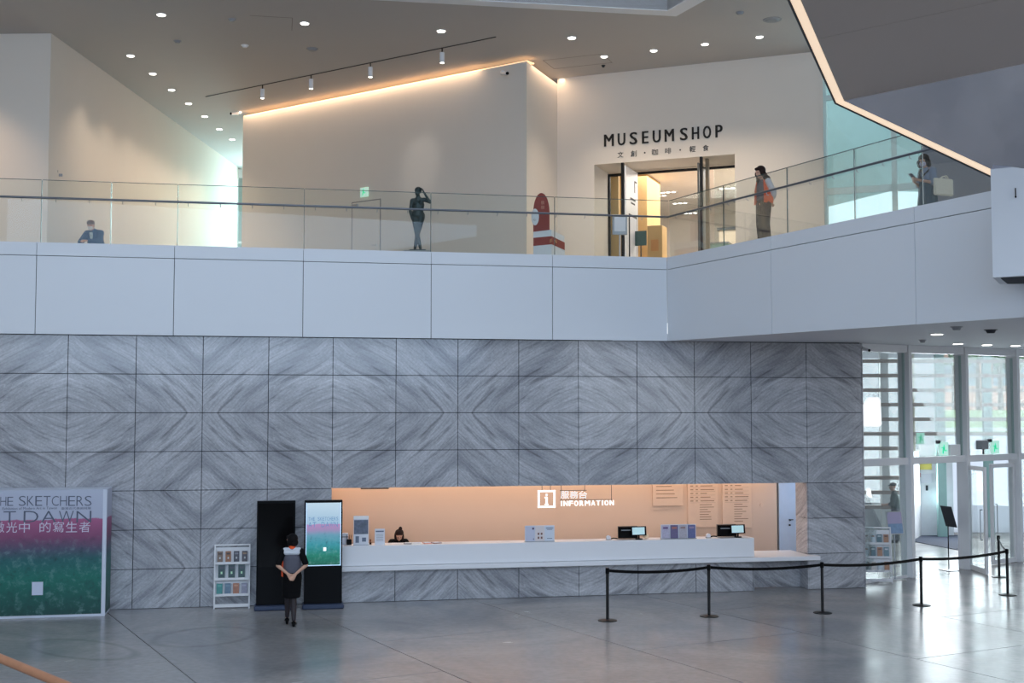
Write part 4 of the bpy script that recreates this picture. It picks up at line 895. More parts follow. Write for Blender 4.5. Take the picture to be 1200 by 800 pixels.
def signstand(p, rz, label, tilt, c):
    t = thing('sign_stand', label, 'sign stand', p, rz)
    MB().box(-.19, .19, -.16, .16, 0, .015, .004).build('base', STEEL, t); MB().cyl((0, 0, .015), (0, 0, 1.1), .013, 8).build('pole', STEEL if c else BLACKM, t)
    m = Matrix.Translation((0, -.02, 1.28)) @ Euler((-tilt, 0, 0)).to_matrix().to_4x4()
    MB().box(-.2, .2, -.012, .008, -.26, .26, .004, m).build('frame', STEEL if c else DARK, t)
    MB().box(-.18, .18, -.016, -.012, -.02, .24, 0, m).build('sheet', pm('sheet_lilac', (178, 170, 200), .5) if c else pm('sheet_dark', (90, 96, 110), .5), t)
    MB().box(-.18, .18, -.016, -.012, -.24, -.02, 0, m).build('sheet', pm('sheet_sky', (130, 158, 190), .5, var=.3, scale=14) if c else MATS['sheet_dark'], t)
signstand(at_z(1049, 679, 0), .25, 'silver stand holding a lilac and blue poster beside the entrance rack', .2, True)
signstand(at_z(1112, 668, 0), 1.9, 'dark notice stand seen from the side left of the open door', .3, False)

# ------------------------------------------------------------ vestibule beyond the glass
MATB = pm('entrance_mat', (70, 76, 92), .9)
mt = thing('entrance_mat', 'dark grey blue mat on the floor behind the entrance glass', 'mat', (0, 0, 0))
ma, mb_ = at_z(1068, 634, 0), at_z(1125, 645, 0)
MB().prism([(ma.x, ma.y), (mb_.x, mb_.y), (mb_.x+1.5, mb_.y+4.2), (ma.x+.9, ma.y+3.6)], 0.0, .012).build('carpet', MATB, mt)
v1 = struct('wall_vestibule', MB().prism([(11.95, 37.0), (12.55, 38.2), (12.4, 38.3), (11.8, 37.1)], 0, 2.6).prism([(12.6, 39.4), (13.5, 38.3), (13.5, 38.5), (12.7, 39.6)], 0, 2.6) , FRAME, 'white vestibule wall behind the glass')
v2 = struct('wall_vestibule_white', MB().box(12.55, 13.55, 38.2, 38.3, 0, 2.75).box(13.95, 14.1, 38.2, 38.35, 0, 6), pm('white_wall_bright', (240, 242, 246), .6), 'white panel wall with notices behind the entrance glass')
nn_ = thing('notice_sheets', 'yellow and white safety notices on the white wall behind the glass', 'notice', (0, 38.18, 0))
yx = lambda px: at_y(px, 560, 38.18).x
yz = lambda py: at_y(1085, py, 38.18).z
MB().box(yx(1078), yx(1092), -.006, 0, yz(550), yz(542)).build('yellow_sheet', pm('yellow_sheet', (240, 226, 120), .6), nn_)
MB().box(yx(1079), yx(1092), -.006, 0, yz(566), yz(555)).build('white_sheet', PAPER, nn_); MB().box(yx(1075), yx(1079), -.006, 0, yz(559), yz(554)).build('red_sheet', pm('red_sheet', (210, 110, 110), .6), nn_)
MB().box(yx(1084.6), yx(1087), -.03, 0, yz(574.5), yz(568.5)).build('lock_box', DARK, nn_)
# louvre screen outside
LV = pm('louvre_brown', (150, 132, 122), .6); LVT = pm('post_white', (224, 228, 228), .6); CREAM = pm('post_cream', (214, 208, 186), .6); TEAL = pm('post_teal', (150, 186, 182), .5)
lv = thing('louvre_screen', 'screen of horizontal slats outside the entrance glass', 'screen', (0, 37.8, 0))
for k in range(13):
    MB().box(9.2, 17.2 if k > 4 else 11.75, -.09, .09, .85+k*.443, .96+k*.443).build('slat', LV, lv)
for x, m_ in ((yx(1049)*.967, LVT), (yx(1080)*.967, CREAM), (yx(1117)*.965, TEAL), (yx(1174)*.965, TEAL)):
    MB().box(x-.13, x+.13, -.02, .14, 0, 6).build('post', m_, lv)
# stairs/white ramp block behind slats
struct('wall_outside', MB().prism([(8.2, 41), (14.0, 40.4), (14.0, 41), (8.2, 41.5)], 0, 7), pm('outside_white', (236, 238, 240), .7), 'white wall outside behind the slats')
struct('wall_outside_grey', MB().slab([(9.0, 39.5, 6.3), (10.2, 39.5, 6.3), (13.0, 39.5, 2.6), (13.0, 39.5, 0), (11.8, 39.5, 0)], (0, .2, 0)), pm('outside_grey', (196, 202, 210), .7), 'grey sloping stair side outside')
# outside ground, road, bank, trees
struct('ground_outside', MB().prism([(-20, 39.3), (80, 39.3), (80, 60), (-20, 60)], -.2, -.05).prism([(0, 60), (80, 60), (80, 86), (0, 86)], -.2, lambda x, y: -.05+(y-60)/26*2.7), pm('pale_paving', (210, 210, 212), .8), 'pale paved ground outside')
bk = thing('grass_bank', 'sunlit grass bank beyond the road outside', 'grass', (0, 0, 0)); MB().prism([(10, 82), (80, 82), (80, 112), (10, 112)], 2.0, lambda x, y: 2.35+min(1, (y-82)/14)*1.55).build('turf', pm('grass_green', (150, 180, 110), .9, var=.3, scale=1.5), bk)
LEAF = [pm('leaf_a', (96, 130, 88), .8, var=.4, scale=3), pm('leaf_b', (140, 160, 110), .8, var=.4, scale=3), pm('leaf_c', (112, 140, 120), .8, var=.4, scale=3)]
BARK = pm('bark', (110, 92, 78), .9)
def tree(x, y, z, h, r, m_, label):
    t = thing('tree', label, 'tree', (x, y, z), 0, 'trees outside the entrance')
    MB().cone((0, 0, 0), (0, 0, h*.6), .22, .12, 10).build('trunk', BARK, t)
    mb = MB(); rnd = random.Random(x)
    for k in range(420):
        th_, ph = rnd.uniform(0, 6.28), math.acos(rnd.uniform(-1, 1)); rr2 = r*rnd.uniform(.45, 1)
        c = Vector((rr2*math.sin(ph)*math.cos(th_), rr2*math.sin(ph)*math.sin(th_), h*.68+rr2*.85*math.cos(ph)))
        s = rnd.uniform(.15, .34)*r/2.2; n1 = Vector((rnd.uniform(-1, 1), rnd.uniform(-1, 1), rnd.uniform(-1, 1))).normalized(); n2_ = n1.orthogonal().normalized()*s; n3 = n1.cross(n2_)
        mb.bm.faces.new([mb.bm.verts.new(c+q) for q in (n2_, n3, -n2_, -n3)])
    tag(mb.build('foliage', m_, t), kind='stuff')
for i, (px, Y, h, r, lab) in enumerate(((1118, 93, 8, 2.6, 'pale green tree seen left behind the third upper pane'), (1146, 104, 9.5, 2.8, 'tall green tree in the centre of the garden view'), (1172, 97, 7.5, 2.6, 'bushy tree at the right of the third upper pane'), (1206, 118, 9, 2.8, 'tree behind the rightmost upper pane'))):
    tree((px-600)/FPX*Y, Y, 3.9, h, r, LEAF[i % 3], lab)
ob = thing('building', 'pale brick building far behind the trees', 'building', ((1192-600)/FPX*132, 132, 2)); MB().box(-9, 12, 0, 8, 0, 9).build('wall', pm('brick_orange', (206, 170, 150), .8, var=.2), ob); MB().box(-9.3, 12.3, -.3, 8, 9, 9.6).build('roof', pm('roof_red', (180, 110, 90), .8), ob)
for i in range(7): MB().box(-8.4+i*2.9, -6.9+i*2.9, -.04, 0, 4.5, 7.5).build('window', pm('dark_window', (110, 130, 140), .3), ob)
struct('wall_right_glass_end', MB().box(17.6, 17.9, 25, 39, 0, 6), WHITE, 'white wall closing the entrance hall')
area('entrance_daylight', (13.5, 37.5, 3.2), (-.35, -1, -.15), 6, 4.5, 700, (.86, .95, 1.0))

# ------------------------------------------------------------ near handrail, bottom left
hr = thing('stair_handrail', 'blurred wooden handrail crossing the bottom left corner', 'handrail', (0, 0, 0))
h0 = at_y(0, 771, 6); h1_ = at_y(70, 800, 5.75); hd = (h1_-h0)
MB().tube([h0-hd*4, h0+hd*9], .021, 14).build('rail', pm('wood_rail', (170, 116, 84), .45, var=.2, scale=20), hr, True)
for k in (-3.4, 7.5):
    q = h0+hd*k; MB().cyl(q, (q.x, q.y, 0), .014, 8).build('post', STEEL, hr)

# ------------------------------------------------------------ people
def seg(mb, p, q, a1, a2=None, b1=None, b2=None, side=(1, 0, 0), n=14, dome=.8):
    """tapered elliptical limb with domed ends; a = half width along side, b = half depth"""
    p, q = Vector(p), Vector(q); a2 = a1 if a2 is None else a2; b1 = a1 if b1 is None else b1; b2 = a2 if b2 is None else b2
    d = (q-p); L_ = d.length; d = d/L_; s = Vector(side); s = s-d*s.dot(d)
    s = d.orthogonal() if s.length < .05 else s; s.normalize(); t = d.cross(s); R = []
    for k in (1.0, .75, .4): c = math.sqrt(1-k*k) if k < 1 else .05; R.append((p-d*min(a1, b1)*k*dome, a1*c, b1*c))
    for k in (0, .25, .5, .75, 1): R.append((p+d*L_*k, a1+(a2-a1)*k, b1+(b2-b1)*k))
    for k in (.4, .75, 1.0): c = math.sqrt(1-k*k) if k < 1 else .05; R.append((q+d*min(a2, b2)*k*dome, a2*c, b2*c))
    rings = [[mb.bm.verts.new(c+s*a*math.cos(2*math.pi*i/n)+t*b*math.sin(2*math.pi*i/n)) for i in range(n)] for c, a, b in R]
    for x, y in zip(rings, rings[1:]):
        for i in range(n): mb.bm.faces.new((x[i], x[(i+1) % n], y[(i+1) % n], y[i]))
    mb.bm.faces.new(rings[0][::-1]); mb.bm.faces.new(rings[-1]); return mb
def fuse(mb, name, mat, parent, voxel=.012, it=3):
    bmesh.ops.recalc_face_normals(mb.bm, faces=mb.bm.faces)
    me = bpy.data.meshes.new('tmp'); mb.bm.to_mesh(me); mb.bm.free(); o = bpy.data.objects.new('tmp', me); COL.objects.link(o)
    r = o.modifiers.new('r', 'REMESH'); r.mode = 'VOXEL'; r.voxel_size = voxel; r.use_smooth_shade = True
    if it: s = o.modifiers.new('s', 'SMOOTH'); s.iterations = it; s.factor = .5
    bpy.context.view_layer.update()
    m2 = bpy.data.meshes.new_from_object(o.evaluated_get(bpy.context.evaluated_depsgraph_get())); m2.name = name
    bpy.data.objects.remove(o); bpy.data.meshes.remove(me); m2.materials.clear(); m2.materials.append(mat)
    for p in m2.polygons: p.use_smooth = True
    return link(name, m2, parent)
def hand(mb, w, d, nrm, side, curl=.5, s=1.0):
    """palm and five fingers; d = finger direction, nrm = palm normal (fingers curl towards it), side = +1 thumb on d x nrm side"""
    w, d, nrm = Vector(w), Vector(d).normalized(), Vector(nrm); nrm = (nrm-d*nrm.dot(d)).normalized(); x = d.cross(nrm)*side
    c = w+d*.045*s; seg(mb, w, w+d*.08*s, .026*s, .036*s, .020*s, .014*s, side=x)
    for k, (off, ln) in enumerate(((.030, .070), (.011, .078), (-.009, .073), (-.028, .058))):
        p0 = w+d*.075*s+x*off*s; a = 0; p = p0
        for f_, r in ((.42, .0092), (.32, .0085), (.26, .0075)):
            a += curl; q = p+(d*math.cos(a)+nrm*math.sin(a))*ln*f_*s; seg(mb, p, q, r*s, r*.92*s, n=8); p = q
    p = w+d*.02*s+x*.024*s; q = p+(d*.6+x*.65+nrm*.35).normalized()*.036*s; seg(mb, p, q, .012*s, .010*s, n=8); r_ = q+(d*.9+x*.2+nrm*.4).normalized()*.028*s; seg(mb, q, r_, .010*s, .0085*s, n=8)
def head(mb, c, yaw=0, pitch=0, s=1.0):
    M = Matrix.Translation(Vector(c)) @ Euler((pitch, 0, yaw)).to_matrix().to_4x4(); P = lambda x, y, z: M @ Vector((x*s, y*s, z*s))
    R3 = M.to_3x3().to_4x4()
    mb.ball(P(0, -.012, .028), (.074*s, .090*s, .086*s), 16, R3); mb.ball(P(0, .022, -.032), (.060*s, .066*s, .078*s), 14, R3)
    seg(mb, P(0, .03, -.085), P(0, .055, -.088), .030*s, .026*s, n=8)                    # chin and jaw
    seg(mb, P(0, .083, .012), P(0, .102, -.022), .009*s, .015*s, n=8)                    # nose
    seg(mb, P(-.02, .080, -.056), P(.02, .080, -.056), .0095*s, n=8)                     # lips
    seg(mb, P(-.045, .072, .026), P(.045, .072, .026), .011*s, n=8)                      # brow
    for q in (-1, 1): mb.ball(P(q*.074, -.008, -.01), (.012*s, .02*s, .032*s), 8, R3)   # ears
    return P
def eyes(P, parent, s=1.0):
    mb = MB()
    for q in (-1, 1): mb.ball(P(q*.030, .079, .008), (.011*s, .008*s, .007*s), 10)
    return mb.build('eyes', pm('eye_dark', (40, 30, 28), .3), parent, True)
def basebody(J, s=1.0, fem=True, voxel=.010, curlL=.5, curlR=.5, hands=True):
    mb = MB(); sd = Vector(J['shR'])-Vector(J['shL']); hd_ = Vector(J['hipR'])-Vector(J['hipL'])
    seg(mb, J['pelvis'], J['waist'], .150*s, .115*s, .105*s, .085*s, side=hd_); seg(mb, J['waist'], J['chest'], .115*s, .140*s, .085*s, .098*s, side=sd)
    seg(mb, J['chest'], J['neck'], .140*s, .075*s, .095*s, .055*s, side=sd); seg(mb, J['shL'], J['shR'], .050*s, .050*s)
    seg(mb, J['neck'], J['headb'], .050*s, .046*s)
    for S in 'LR':
        seg(mb, J['sh'+S], J['el'+S], .046*s, .036*s); seg(mb, J['el'+S], J['wr'+S], .036*s, .023*s)
        seg(mb, J['hip'+S], J['kn'+S], .084*s, .052*s); seg(mb, J['kn'+S], Vector(J['kn'+S]).lerp(Vector(J['an'+S]), .35), .050*s, .052*s); seg(mb, Vector(J['kn'+S]).lerp(Vector(J['an'+S]), .35), J['an'+S], .052*s, .032*s)
        seg(mb, Vector(J['an'+S])+Vector((0, 0, -.03)), J['to'+S], .032*s, .028*s, .03*s, .02*s)
        if hands:
            w = Vector(J['wr'+S]); hdz = Vector(J.get('hd'+S, (w-Vector(J['el'+S])))); hand(mb, w, hdz, J.get('hn'+S, (0, 1, 0)), J.get('hs'+S, 1 if S == 'L' else -1), curlL if S == 'L' else curlR, s)
    return mb
SKIN = pm('skin', (206, 160, 136), .55, var=.04); HAIR = pm('dark_hair', (15, 11, 12), .6, var=.3, scale=40, spec=.15); CLB = pm('black_cloth', (9, 9, 12), .85, spec=.2)
VGREY = pm('vest_grey', (92, 92, 104), .8, var=.1, scale=30); ORANGE = pm('vest_orange', (242, 92, 40), .75); WCL = pm('white_cloth', (212, 216, 224), .8)

# 1 attendant walking, seen from behind
root = thing('person', 'woman in grey vest and black skirt walking with hands clasped behind her back', 'person', at_z(341.5, 732.5, 0)+Vector((0, 0, 0)), .12)
J = dict(pelvis=(0, 0, .90), waist=(0, .0, 1.03), chest=(0, -.005, 1.20), neck=(0, 0, 1.355), headb=(-.01, .02, 1.42), shL=(-.155, -.01, 1.31), shR=(.155, -.01, 1.31),
         elL=(-.245, -.075, 1.07), elR=(.255, -.07, 1.07), wrL=(-.065, -.185, .935), wrR=(.075, -.18, .93), hipL=(-.08, 0, .87), hipR=(.08, 0, .87), knL=(-.075, .13, .49), knR=(.03, .02, .47),
         anL=(-.085, .16, .13), anR=(.045, -.10, .11), toL=(-.11, .28, .05), toR=(.06, .02, .035), hdL=(.55, -.1, -.75), hdR=(-.5, -.12, -.8), hnL=(0, -1, 0), hnR=(0, -1, 0), hsL=-1, hsR=1)
mb = basebody(J, curlL=.25, curlR=.3); P = head(mb, (-.012, .03, 1.49), .75, -.1)
fuse(mb, 'body', SKIN, root, .0085, 2); eyes(P, root)
mb = MB(); mb.ball(P(0, -.03, .038), (.098, .102, .098), 16); mb.ball(P(0, -.05, -.03), (.088, .07, .075), 14); mb.ball(P(.07, -.01, -.01), (.035, .06, .08), 10); mb.ball(P(-.07, -.01, -.01), (.035, .06, .08), 10); mb.ball(P(0, .06, .075), (.06, .04, .03), 10)
fuse(mb, 'hair', HAIR, root, .012, 1)
mb = MB(); seg(mb, (0, 0, .95), (0, -.005, 1.20), .165, .16, .12, .118); seg(mb, (0, -.005, 1.2), (0, 0, 1.335), .16, .085, .118, .075); fuse(mb, 'vest', VGREY, root)
fuse(seg(seg(MB(), J['shL'], J['shR'], .062, .062), (0, 0, 1.30), (0, 0, 1.345), .12, .075, .085, .06), 'shirt', CLB, root)
for S in 'LR': fuse(seg(MB(), J['sh'+S], Vector(J['sh'+S]).lerp(Vector(J['el'+S]), .88), .066, .056), 'sleeve', CLB, root)
mb = MB(); seg(mb, (-.13, -.02, 1.335), (.13, -.02, 1.335), .048, .048); seg(mb, (-.11, -.078, 1.295), (.11, -.078, 1.295), .05, .05, .045, .045, side=(0, 1, 0)); fuse(mb, 'yoke', WCL, root)
mb = MB(); seg(mb, (0, -.005, 1.358), (0, .01, 1.385), .068, .060); fuse(mb, 'collar', ORANGE, root, .01)
mb = MB(); mb.slab([(-.150, -.075, .87), (-.178, .02, .87), (-.172, .02, 1.18), (-.150, -.07, 1.14)], (-.012, -.006, 0)); mb.build('orange_side', ORANGE, root)
mb = MB(); seg(mb, (0, 0, .96), (0, .01, .88), .160, .180, .118, .135, dome=.1); seg(mb, (0, .01, .88), (-.01, .04, .50), .180, .165, .135, .15, dome=.12); fuse(mb, 'skirt', CLB, root)
for S in 'LR': fuse(seg(seg(MB(), Vector(J['kn'+S])+Vector((0, 0, .08)), Vector(J['kn'+S]).lerp(Vector(J['an'+S]), .35), .056, .058), Vector(J['kn'+S]).lerp(Vector(J['an'+S]), .35), J['an'+S], .058, .037), 'stocking', pm('stocking', (44, 36, 40), .6), root)
for S in 'LR':
    mb = MB(); a, t_ = Vector(J['an'+S]), Vector(J['to'+S]); seg(mb, a+Vector((0, -.02, -.05)), t_, .042, .04, .04, .03); mb.cone(a+Vector((0, -.04, -.05)), (a.x, a.y-.05, max(.0, t_.z-.045)), .03, .022); fuse(mb, 'shoe', BLACK, root, .009, 1)

def trousers(J, root, mat, r=.085, r2=.065, stop='an', name='trousers'):
    mb = MB(); seg(mb, J['waist'], J['pelvis'], .14, .165, .11, .125, side=Vector(J['hipR'])-Vector(J['hipL']), dome=.1)
    for S in 'LR': seg(mb, J['hip'+S], J['kn'+S], r+.015, r-.008); seg(mb, J['kn'+S], J[stop+S], r-.008, r2)
    fuse(mb, name, mat, root)
def shoes(J, root, mat):
    for S in 'LR':
        mb = MB(); a, t_ = Vector(J['an'+S]), Vector(J['to'+S]); seg(mb, a+Vector((0, -.02, -.045)), t_, .042, .04, .042, .032); fuse(mb, 'shoe', mat, root, .010, 1)

# 2 attendant in orange vest on the balcony
root = thing('person', 'long haired woman in orange and grey vest standing behind the balcony glass', 'person', (4.93, 24.05, 7.0), 1.95)
J = dict(pelvis=(0, 0, .88), waist=(0, .0, 1.01), chest=(0, .0, 1.19), neck=(0, .02, 1.34), headb=(0, .05, 1.41), shL=(-.155, 0, 1.295), shR=(.155, 0, 1.295),
         elL=(-.20, -.10, 1.06), elR=(.20, -.10, 1.06), wrL=(-.05, -.17, .92), wrR=(.05, -.17, .94), hipL=(-.08, 0, .86), hipR=(.08, 0, .86), knL=(-.085, .02, .47), knR=(.085, .02, .47),
         anL=(-.085, -.02, .08), anR=(.085, -.02, .08), toL=(-.10, .12, .035), toR=(.10, .12, .035), hdL=(.5, -.05, -.8), hdR=(-.5, -.05, -.8), hnL=(0, -1, 0), hnR=(0, -1, 0), hsL=-1, hsR=1)
mb = basebody(J, voxel=.01); P = head(mb, (0, .075, 1.475), .1, -.28); fuse(mb, 'body', SKIN, root, .010, 2); eyes(P, root)
mb = MB(); mb.ball(P(0, -.03, .04), (.098, .1, .096), 16)
for a, b, c in ((-.085, .0, -.02), (.085, .0, -.02), (-.10, -.02, -.10), (.10, -.02, -.10), (0, -.09, -.06), (-.06, -.10, -.15), (.06, -.10, -.15), (.125, -.02, -.17), (-.125, -.02, -.17), (.125, -.01, -.24), (-.125, -.01, -.24), (0, -.12, -.2)): mb.ball(P(a, b, c), (.050, .058, .066), 10)
mb.ball(P(0, .05, .085), (.07, .045, .03), 10); fuse(mb, 'hair', pm('brown_hair', (40, 24, 20), .6, var=.3, scale=40, spec=.2), root, .012, 1)
mb = MB(); seg(mb, (0, 0, .93), (0, 0, 1.2), .165, .158, .13, .12, dome=.3); seg(mb, (0, 0, 1.2), (0, .01, 1.32), .158, .085, .12, .07); fuse(mb, 'vest', VGREY, root)
for S in (-1, 1):
    MB().slab([(S*.168, -.10, .86), (S*.162, .105, .86), (S*.155, .095, 1.14), (S*.115, .08, 1.31), (S*.12, -.05, 1.33), (S*.165, -.10, 1.12)], (S*.016, 0, 0)).build('orange_panel', ORANGE, root)
for S in 'LR': fuse(seg(seg(MB(), J['sh'+S], J['el'+S], .064, .060), J['el'+S], Vector(J['el'+S]).lerp(Vector(J['wr'+S]), .5), .060, .055), 'sleeve', WCL, root)
trousers(J, root, pm('brown_trousers', (62, 50, 48), .8), .095, .085); shoes(J, root, BLACK)

# 3 visitor with tote bag
root = thing('person', 'masked woman with short black hair holding a phone and cream tote bag', 'person', (7.78, 22.95, 7.0), 1.95)
J = dict(pelvis=(0, 0, .88), waist=(0, .0, 1.01), chest=(0, .02, 1.19), neck=(0, .03, 1.34), headb=(0, .06, 1.41), shL=(-.155, .01, 1.295), shR=(.155, .01, 1.295),
         elL=(-.20, .03, 1.04), elR=(.21, .02, 1.04), wrL=(-.06, .26, 1.10), wrR=(.05, .24, 1.06), hipL=(-.08, 0, .86), hipR=(.08, 0, .86), knL=(-.085, .02, .47), knR=(.085, .02, .47),
         anL=(-.085, -.02, .08), anR=(.085, -.02, .08), toL=(-.10, .12, .035), toR=(.10, .12, .035), hdL=(.35, .9, .15), hdR=(-.35, .9, .1), hnL=(.6, 0, .6), hnR=(-.6, 0, .6), hsL=1, hsR=-1)
mb = basebody(J, curlL=.5, curlR=.5); P = head(mb, (0, .09, 1.475), .45, -.3); fuse(mb, 'body', SKIN, root, .010, 2); eyes(P, root)
mb = MB(); mb.ball(P(0, -.03, .04), (.102, .104, .1), 16)
for a, b, c in ((-.088, .0, -.02), (.088, .0, -.02), (-.085, -.01, -.07), (.085, -.01, -.07), (0, -.075, -.05)): mb.ball(P(a, b, c), (.042, .055, .055), 10)
mb.ball(P(0, .06, .085), (.075, .04, .03), 10); fuse(mb, 'hair', HAIR, root, .012, 1)
mb = MB(); mb.ball(P(0, .058, -.045), (.062, .058, .052), 14); mb.build('mask', pm('lilac_mask', (196, 196, 222), .8), root, True)
mb = MB(); seg(mb, (0, 0, .93), (0, .02, 1.2), .165, .165, .13, .125, dome=.3); seg(mb, (0, .02, 1.2), (0, .03, 1.32), .165, .09, .125, .07)
for S in 'LR': seg(mb, J['sh'+S], J['el'+S], .068, .070)
fuse(mb, 'shirt', pm('blue_grey_shirt', (128, 146, 172), .8, var=.12, scale=20), root)
mb = MB(); seg(mb, (0, .0, 1.12), (0, .01, .9), .172, .19, .14, .15, dome=.2); seg(mb, (0, .01, .9), (0, .01, .38), .19, .24, .15, .2, dome=.05); fuse(mb, 'pinafore', pm('teal_dress', (46, 84, 104), .8, var=.1, scale=12), root)
mb = MB(); mb.tube([(-.13, .02, 1.33), (-.05, .13, 1.2), (.02, .15, 1.1)], .02, 8); mb.tube([(.07, .11, 1.34), (.06, .15, 1.24), (.03, .15, 1.12)], .022, 8); mb.build('scarf', CLB, root, True)
shoes(J, root, BLACK)
ph = thing('phone', 'dark blue phone held by the masked woman with the tote', 'phone', root.matrix_basis @ Vector((0, .345, 1.16)), 1.95)
m = Euler((.7, 0, 0)).to_matrix().to_4x4(); MB().box(-.05, .05, -.07, .09, -.006, .006, .003, m).build('case', pm('phone_blue', (34, 44, 74), .4), ph)
tb = thing('tote_bag', 'cream canvas tote bag on the arm of the masked woman', 'bag', root.matrix_basis @ Vector((-.30, -.10, .79)), 1.95+math.pi/2)
mb = MB(); mb.prism([(-.22, -.035), (.22, -.035), (.22, .035), (-.22, .035)], 0, .32)
for v in mb.bm.verts:
    if v.co.z > .1: v.co.y *= .45; v.co.x *= 1.04
bmesh.ops.bevel(mb.bm, geom=list(mb.bm.edges), offset=.02, segments=2, affect='EDGES'); mb.build('bag_body', pm('canvas', (246, 242, 226), .9), tb, True)
for s in (-1, 1): MB().tube([(-.11, .012*s, .30), (-.09, .02*s, .34), (-.05, .03*s, .37), (.0, .03*s, .36), (.09, .012*s, .30)], .009, 8).build('strap', MATS['canvas'], tb, True)
MB().box(-.12, .03, -.036, -.030, .21, .225).box(.06, .13, -.036, -.030, .212, .228).build('printed_line', INK, tb)

# 4 man on the bench
root = thing('person', 'man in cap, mask and blue jacket sitting hunched on the left', 'person', (-9.55, 28.35, 7.0), 2.9)
J = dict(pelvis=(0, 0, .50), waist=(0, .05, .62), chest=(0, .13, .78), neck=(0, .20, .93), headb=(0, .25, .98), shL=(-.18, .16, .88), shR=(.18, .16, .88),
         elL=(-.24, .32, .66), elR=(.24, .32, .66), wrL=(-.06, .50, .66), wrR=(.06, .50, .66), hipL=(-.09, .02, .49), hipR=(.09, .02, .49), knL=(-.13, .46, .49), knR=(.13, .46, .49),
         anL=(-.13, .44, .09), anR=(.13, .44, .09), toL=(-.14, .58, .035), toR=(.14, .58, .035), hdL=(.3, .8, 0), hdR=(-.3, .8, 0), hnL=(.4, 0, -.9), hnR=(-.4, 0, -.9), hsL=-1, hsR=1)
mb = basebody(J, 1.05); P = head(mb, (0, .29, 1.045), .3, -.35, 1.02); fuse(mb, 'body', SKIN, root, .011, 2); eyes(P, root)
mb = MB(); mb.ball(P(0, -.01, .055), (.088, .1, .068), 14); mb.ball(P(0, .085, .045), (.055, .055, .012), 10); fuse(mb, 'cap', pm('brown_cap', (112, 88, 74), .8), root, .011, 1)
mb = MB(); mb.ball(P(0, -.05, -.02), (.078, .05, .06), 12); mb.build('hair', HAIR, root, True)
mb = MB(); mb.ball(P(0, .058, -.045), (.06, .056, .05), 14); mb.build('mask', pm('white_mask', (226, 216, 210), .8), root, True)
mb = MB(); seg(mb, (0, -.0, .55), J['chest'], .19, .20, .15, .145, dome=.2); seg(mb, J['chest'], J['neck'], .20, .10, .145, .08); seg(mb, J['shL'], J['shR'], .078, .078)
for S in 'LR': seg(mb, J['sh'+S], J['el'+S], .075, .066); seg(mb, J['el'+S], Vector(J['el'+S]).lerp(Vector(J['wr'+S]), .9), .066, .05)
fuse(mb, 'jacket', pm('blue_jacket', (30, 72, 104), .75, var=.15, scale=12), root)
mb = MB(); seg(mb, (0, .22, .66), (0, .285, .88), .035, .05, .02, .02); fuse(mb, 'scarf', pm('pale_scarf', (180, 190, 186), .8), root)
trousers(J, root, pm('dark_trousers', (40, 44, 54), .8), .095, .075); shoes(J, root, BLACK)
bn = thing('bench', 'low white bench under the seated man on the left', 'bench', (-9.55, 28.5, 7.0), 2.9)
MB().box(-.48, .48, -.2, .3, .34, .40, .01).build('seat', FRAME, bn)
for s in (-1, 1): MB().box(s*.42-.03, s*.42+.03, -.15, .25, 0, .34, .004).build('leg', FRAME, bn)

# 5 receptionist
c = on_counter(466, -1.2, 0)
root = thing('person', 'receptionist with dark tied hair bent over the desk behind the counter', 'person', c, TH+math.pi)
J = dict(pelvis=(0, 0, .56), waist=(0, .03, .70), chest=(0, .13, .88), neck=(0, .24, 1.03), headb=(0, .30, 1.08), shL=(-.155, .19, .98), shR=(.155, .19, .98),
         elL=(-.23, .34, .77), elR=(.23, .34, .77), wrL=(-.08, .50, .76), wrR=(.08, .50, .76), hipL=(-.08, .02, .54), hipR=(.08, .02, .54), knL=(-.10, .42, .52), knR=(.10, .42, .52),
         anL=(-.10, .42, .10), anR=(.10, .42, .10), toL=(-.10, .54, .035), toR=(.10, .54, .035), hdL=(.4, .9, 0), hdR=(-.4, .9, 0), hnL=(0, 0, -1), hnR=(0, 0, -1), hsL=-1, hsR=1)
for k in list(J):
    if k[:2] not in ('hd', 'hn', 'hs', 'kn', 'an', 'to', 'hi', 'pe') and isinstance(J[k], tuple): J[k] = (J[k][0], J[k][1], J[k][2]+.10)
mb = basebody(J); P = head(mb, (0, .33, 1.235), 0, -.75); fuse(mb, 'body', SKIN, root, .010, 2); eyes(P, root)
mb = MB(); mb.ball(P(0, -.02, .05), (.092, .096, .078), 16); mb.ball(P(0, -.06, -.0), (.08, .06, .07), 12); mb.ball(P(-.02, -.06, .13), (.04, .04, .045), 10); mb.ball(P(.075, .0, -.04), (.03, .05, .09), 10); mb.ball(P(-.075, .0, -.04), (.03, .05, .09), 10)
fuse(mb, 'hair', MATS['brown_hair'], root, .011, 1)
mb = MB(); seg(mb, (0, 0, .62), J['chest'], .16, .165, .125, .12, dome=.3); seg(mb, J['chest'], J['neck'], .165, .085, .12, .07); seg(mb, J['shL'], J['shR'], .066, .066)
for S in 'LR': seg(mb, J['sh'+S], J['el'+S], .062, .056); seg(mb, J['el'+S], Vector(J['el'+S]).lerp(Vector(J['wr'+S]), .8), .056, .045)
fuse(mb, 'blouse', CLB, root); trousers(J, root, CLB, .09, .07); shoes(J, root, BLACK)
ch = thing('office_chair', 'dark desk chair under the receptionist behind the counter', 'chair', c, TH+math.pi)
MB().box(-.22, .22, -.20, .24, .40, .455, .015).build('seat', BLACK, ch); MB().box(-.2, .2, -.27, -.23, .55, .95, .015).build('backrest', BLACK, ch); MB().cyl((0, 0, .05), (0, 0, .40), .03).build('column', STEEL, ch)
mb = MB()
for k in range(5): mb.box(0, .28, -.02, .02, .03, .06, 0, Matrix.Rotation(k*2*math.pi/5, 4, 'Z'))
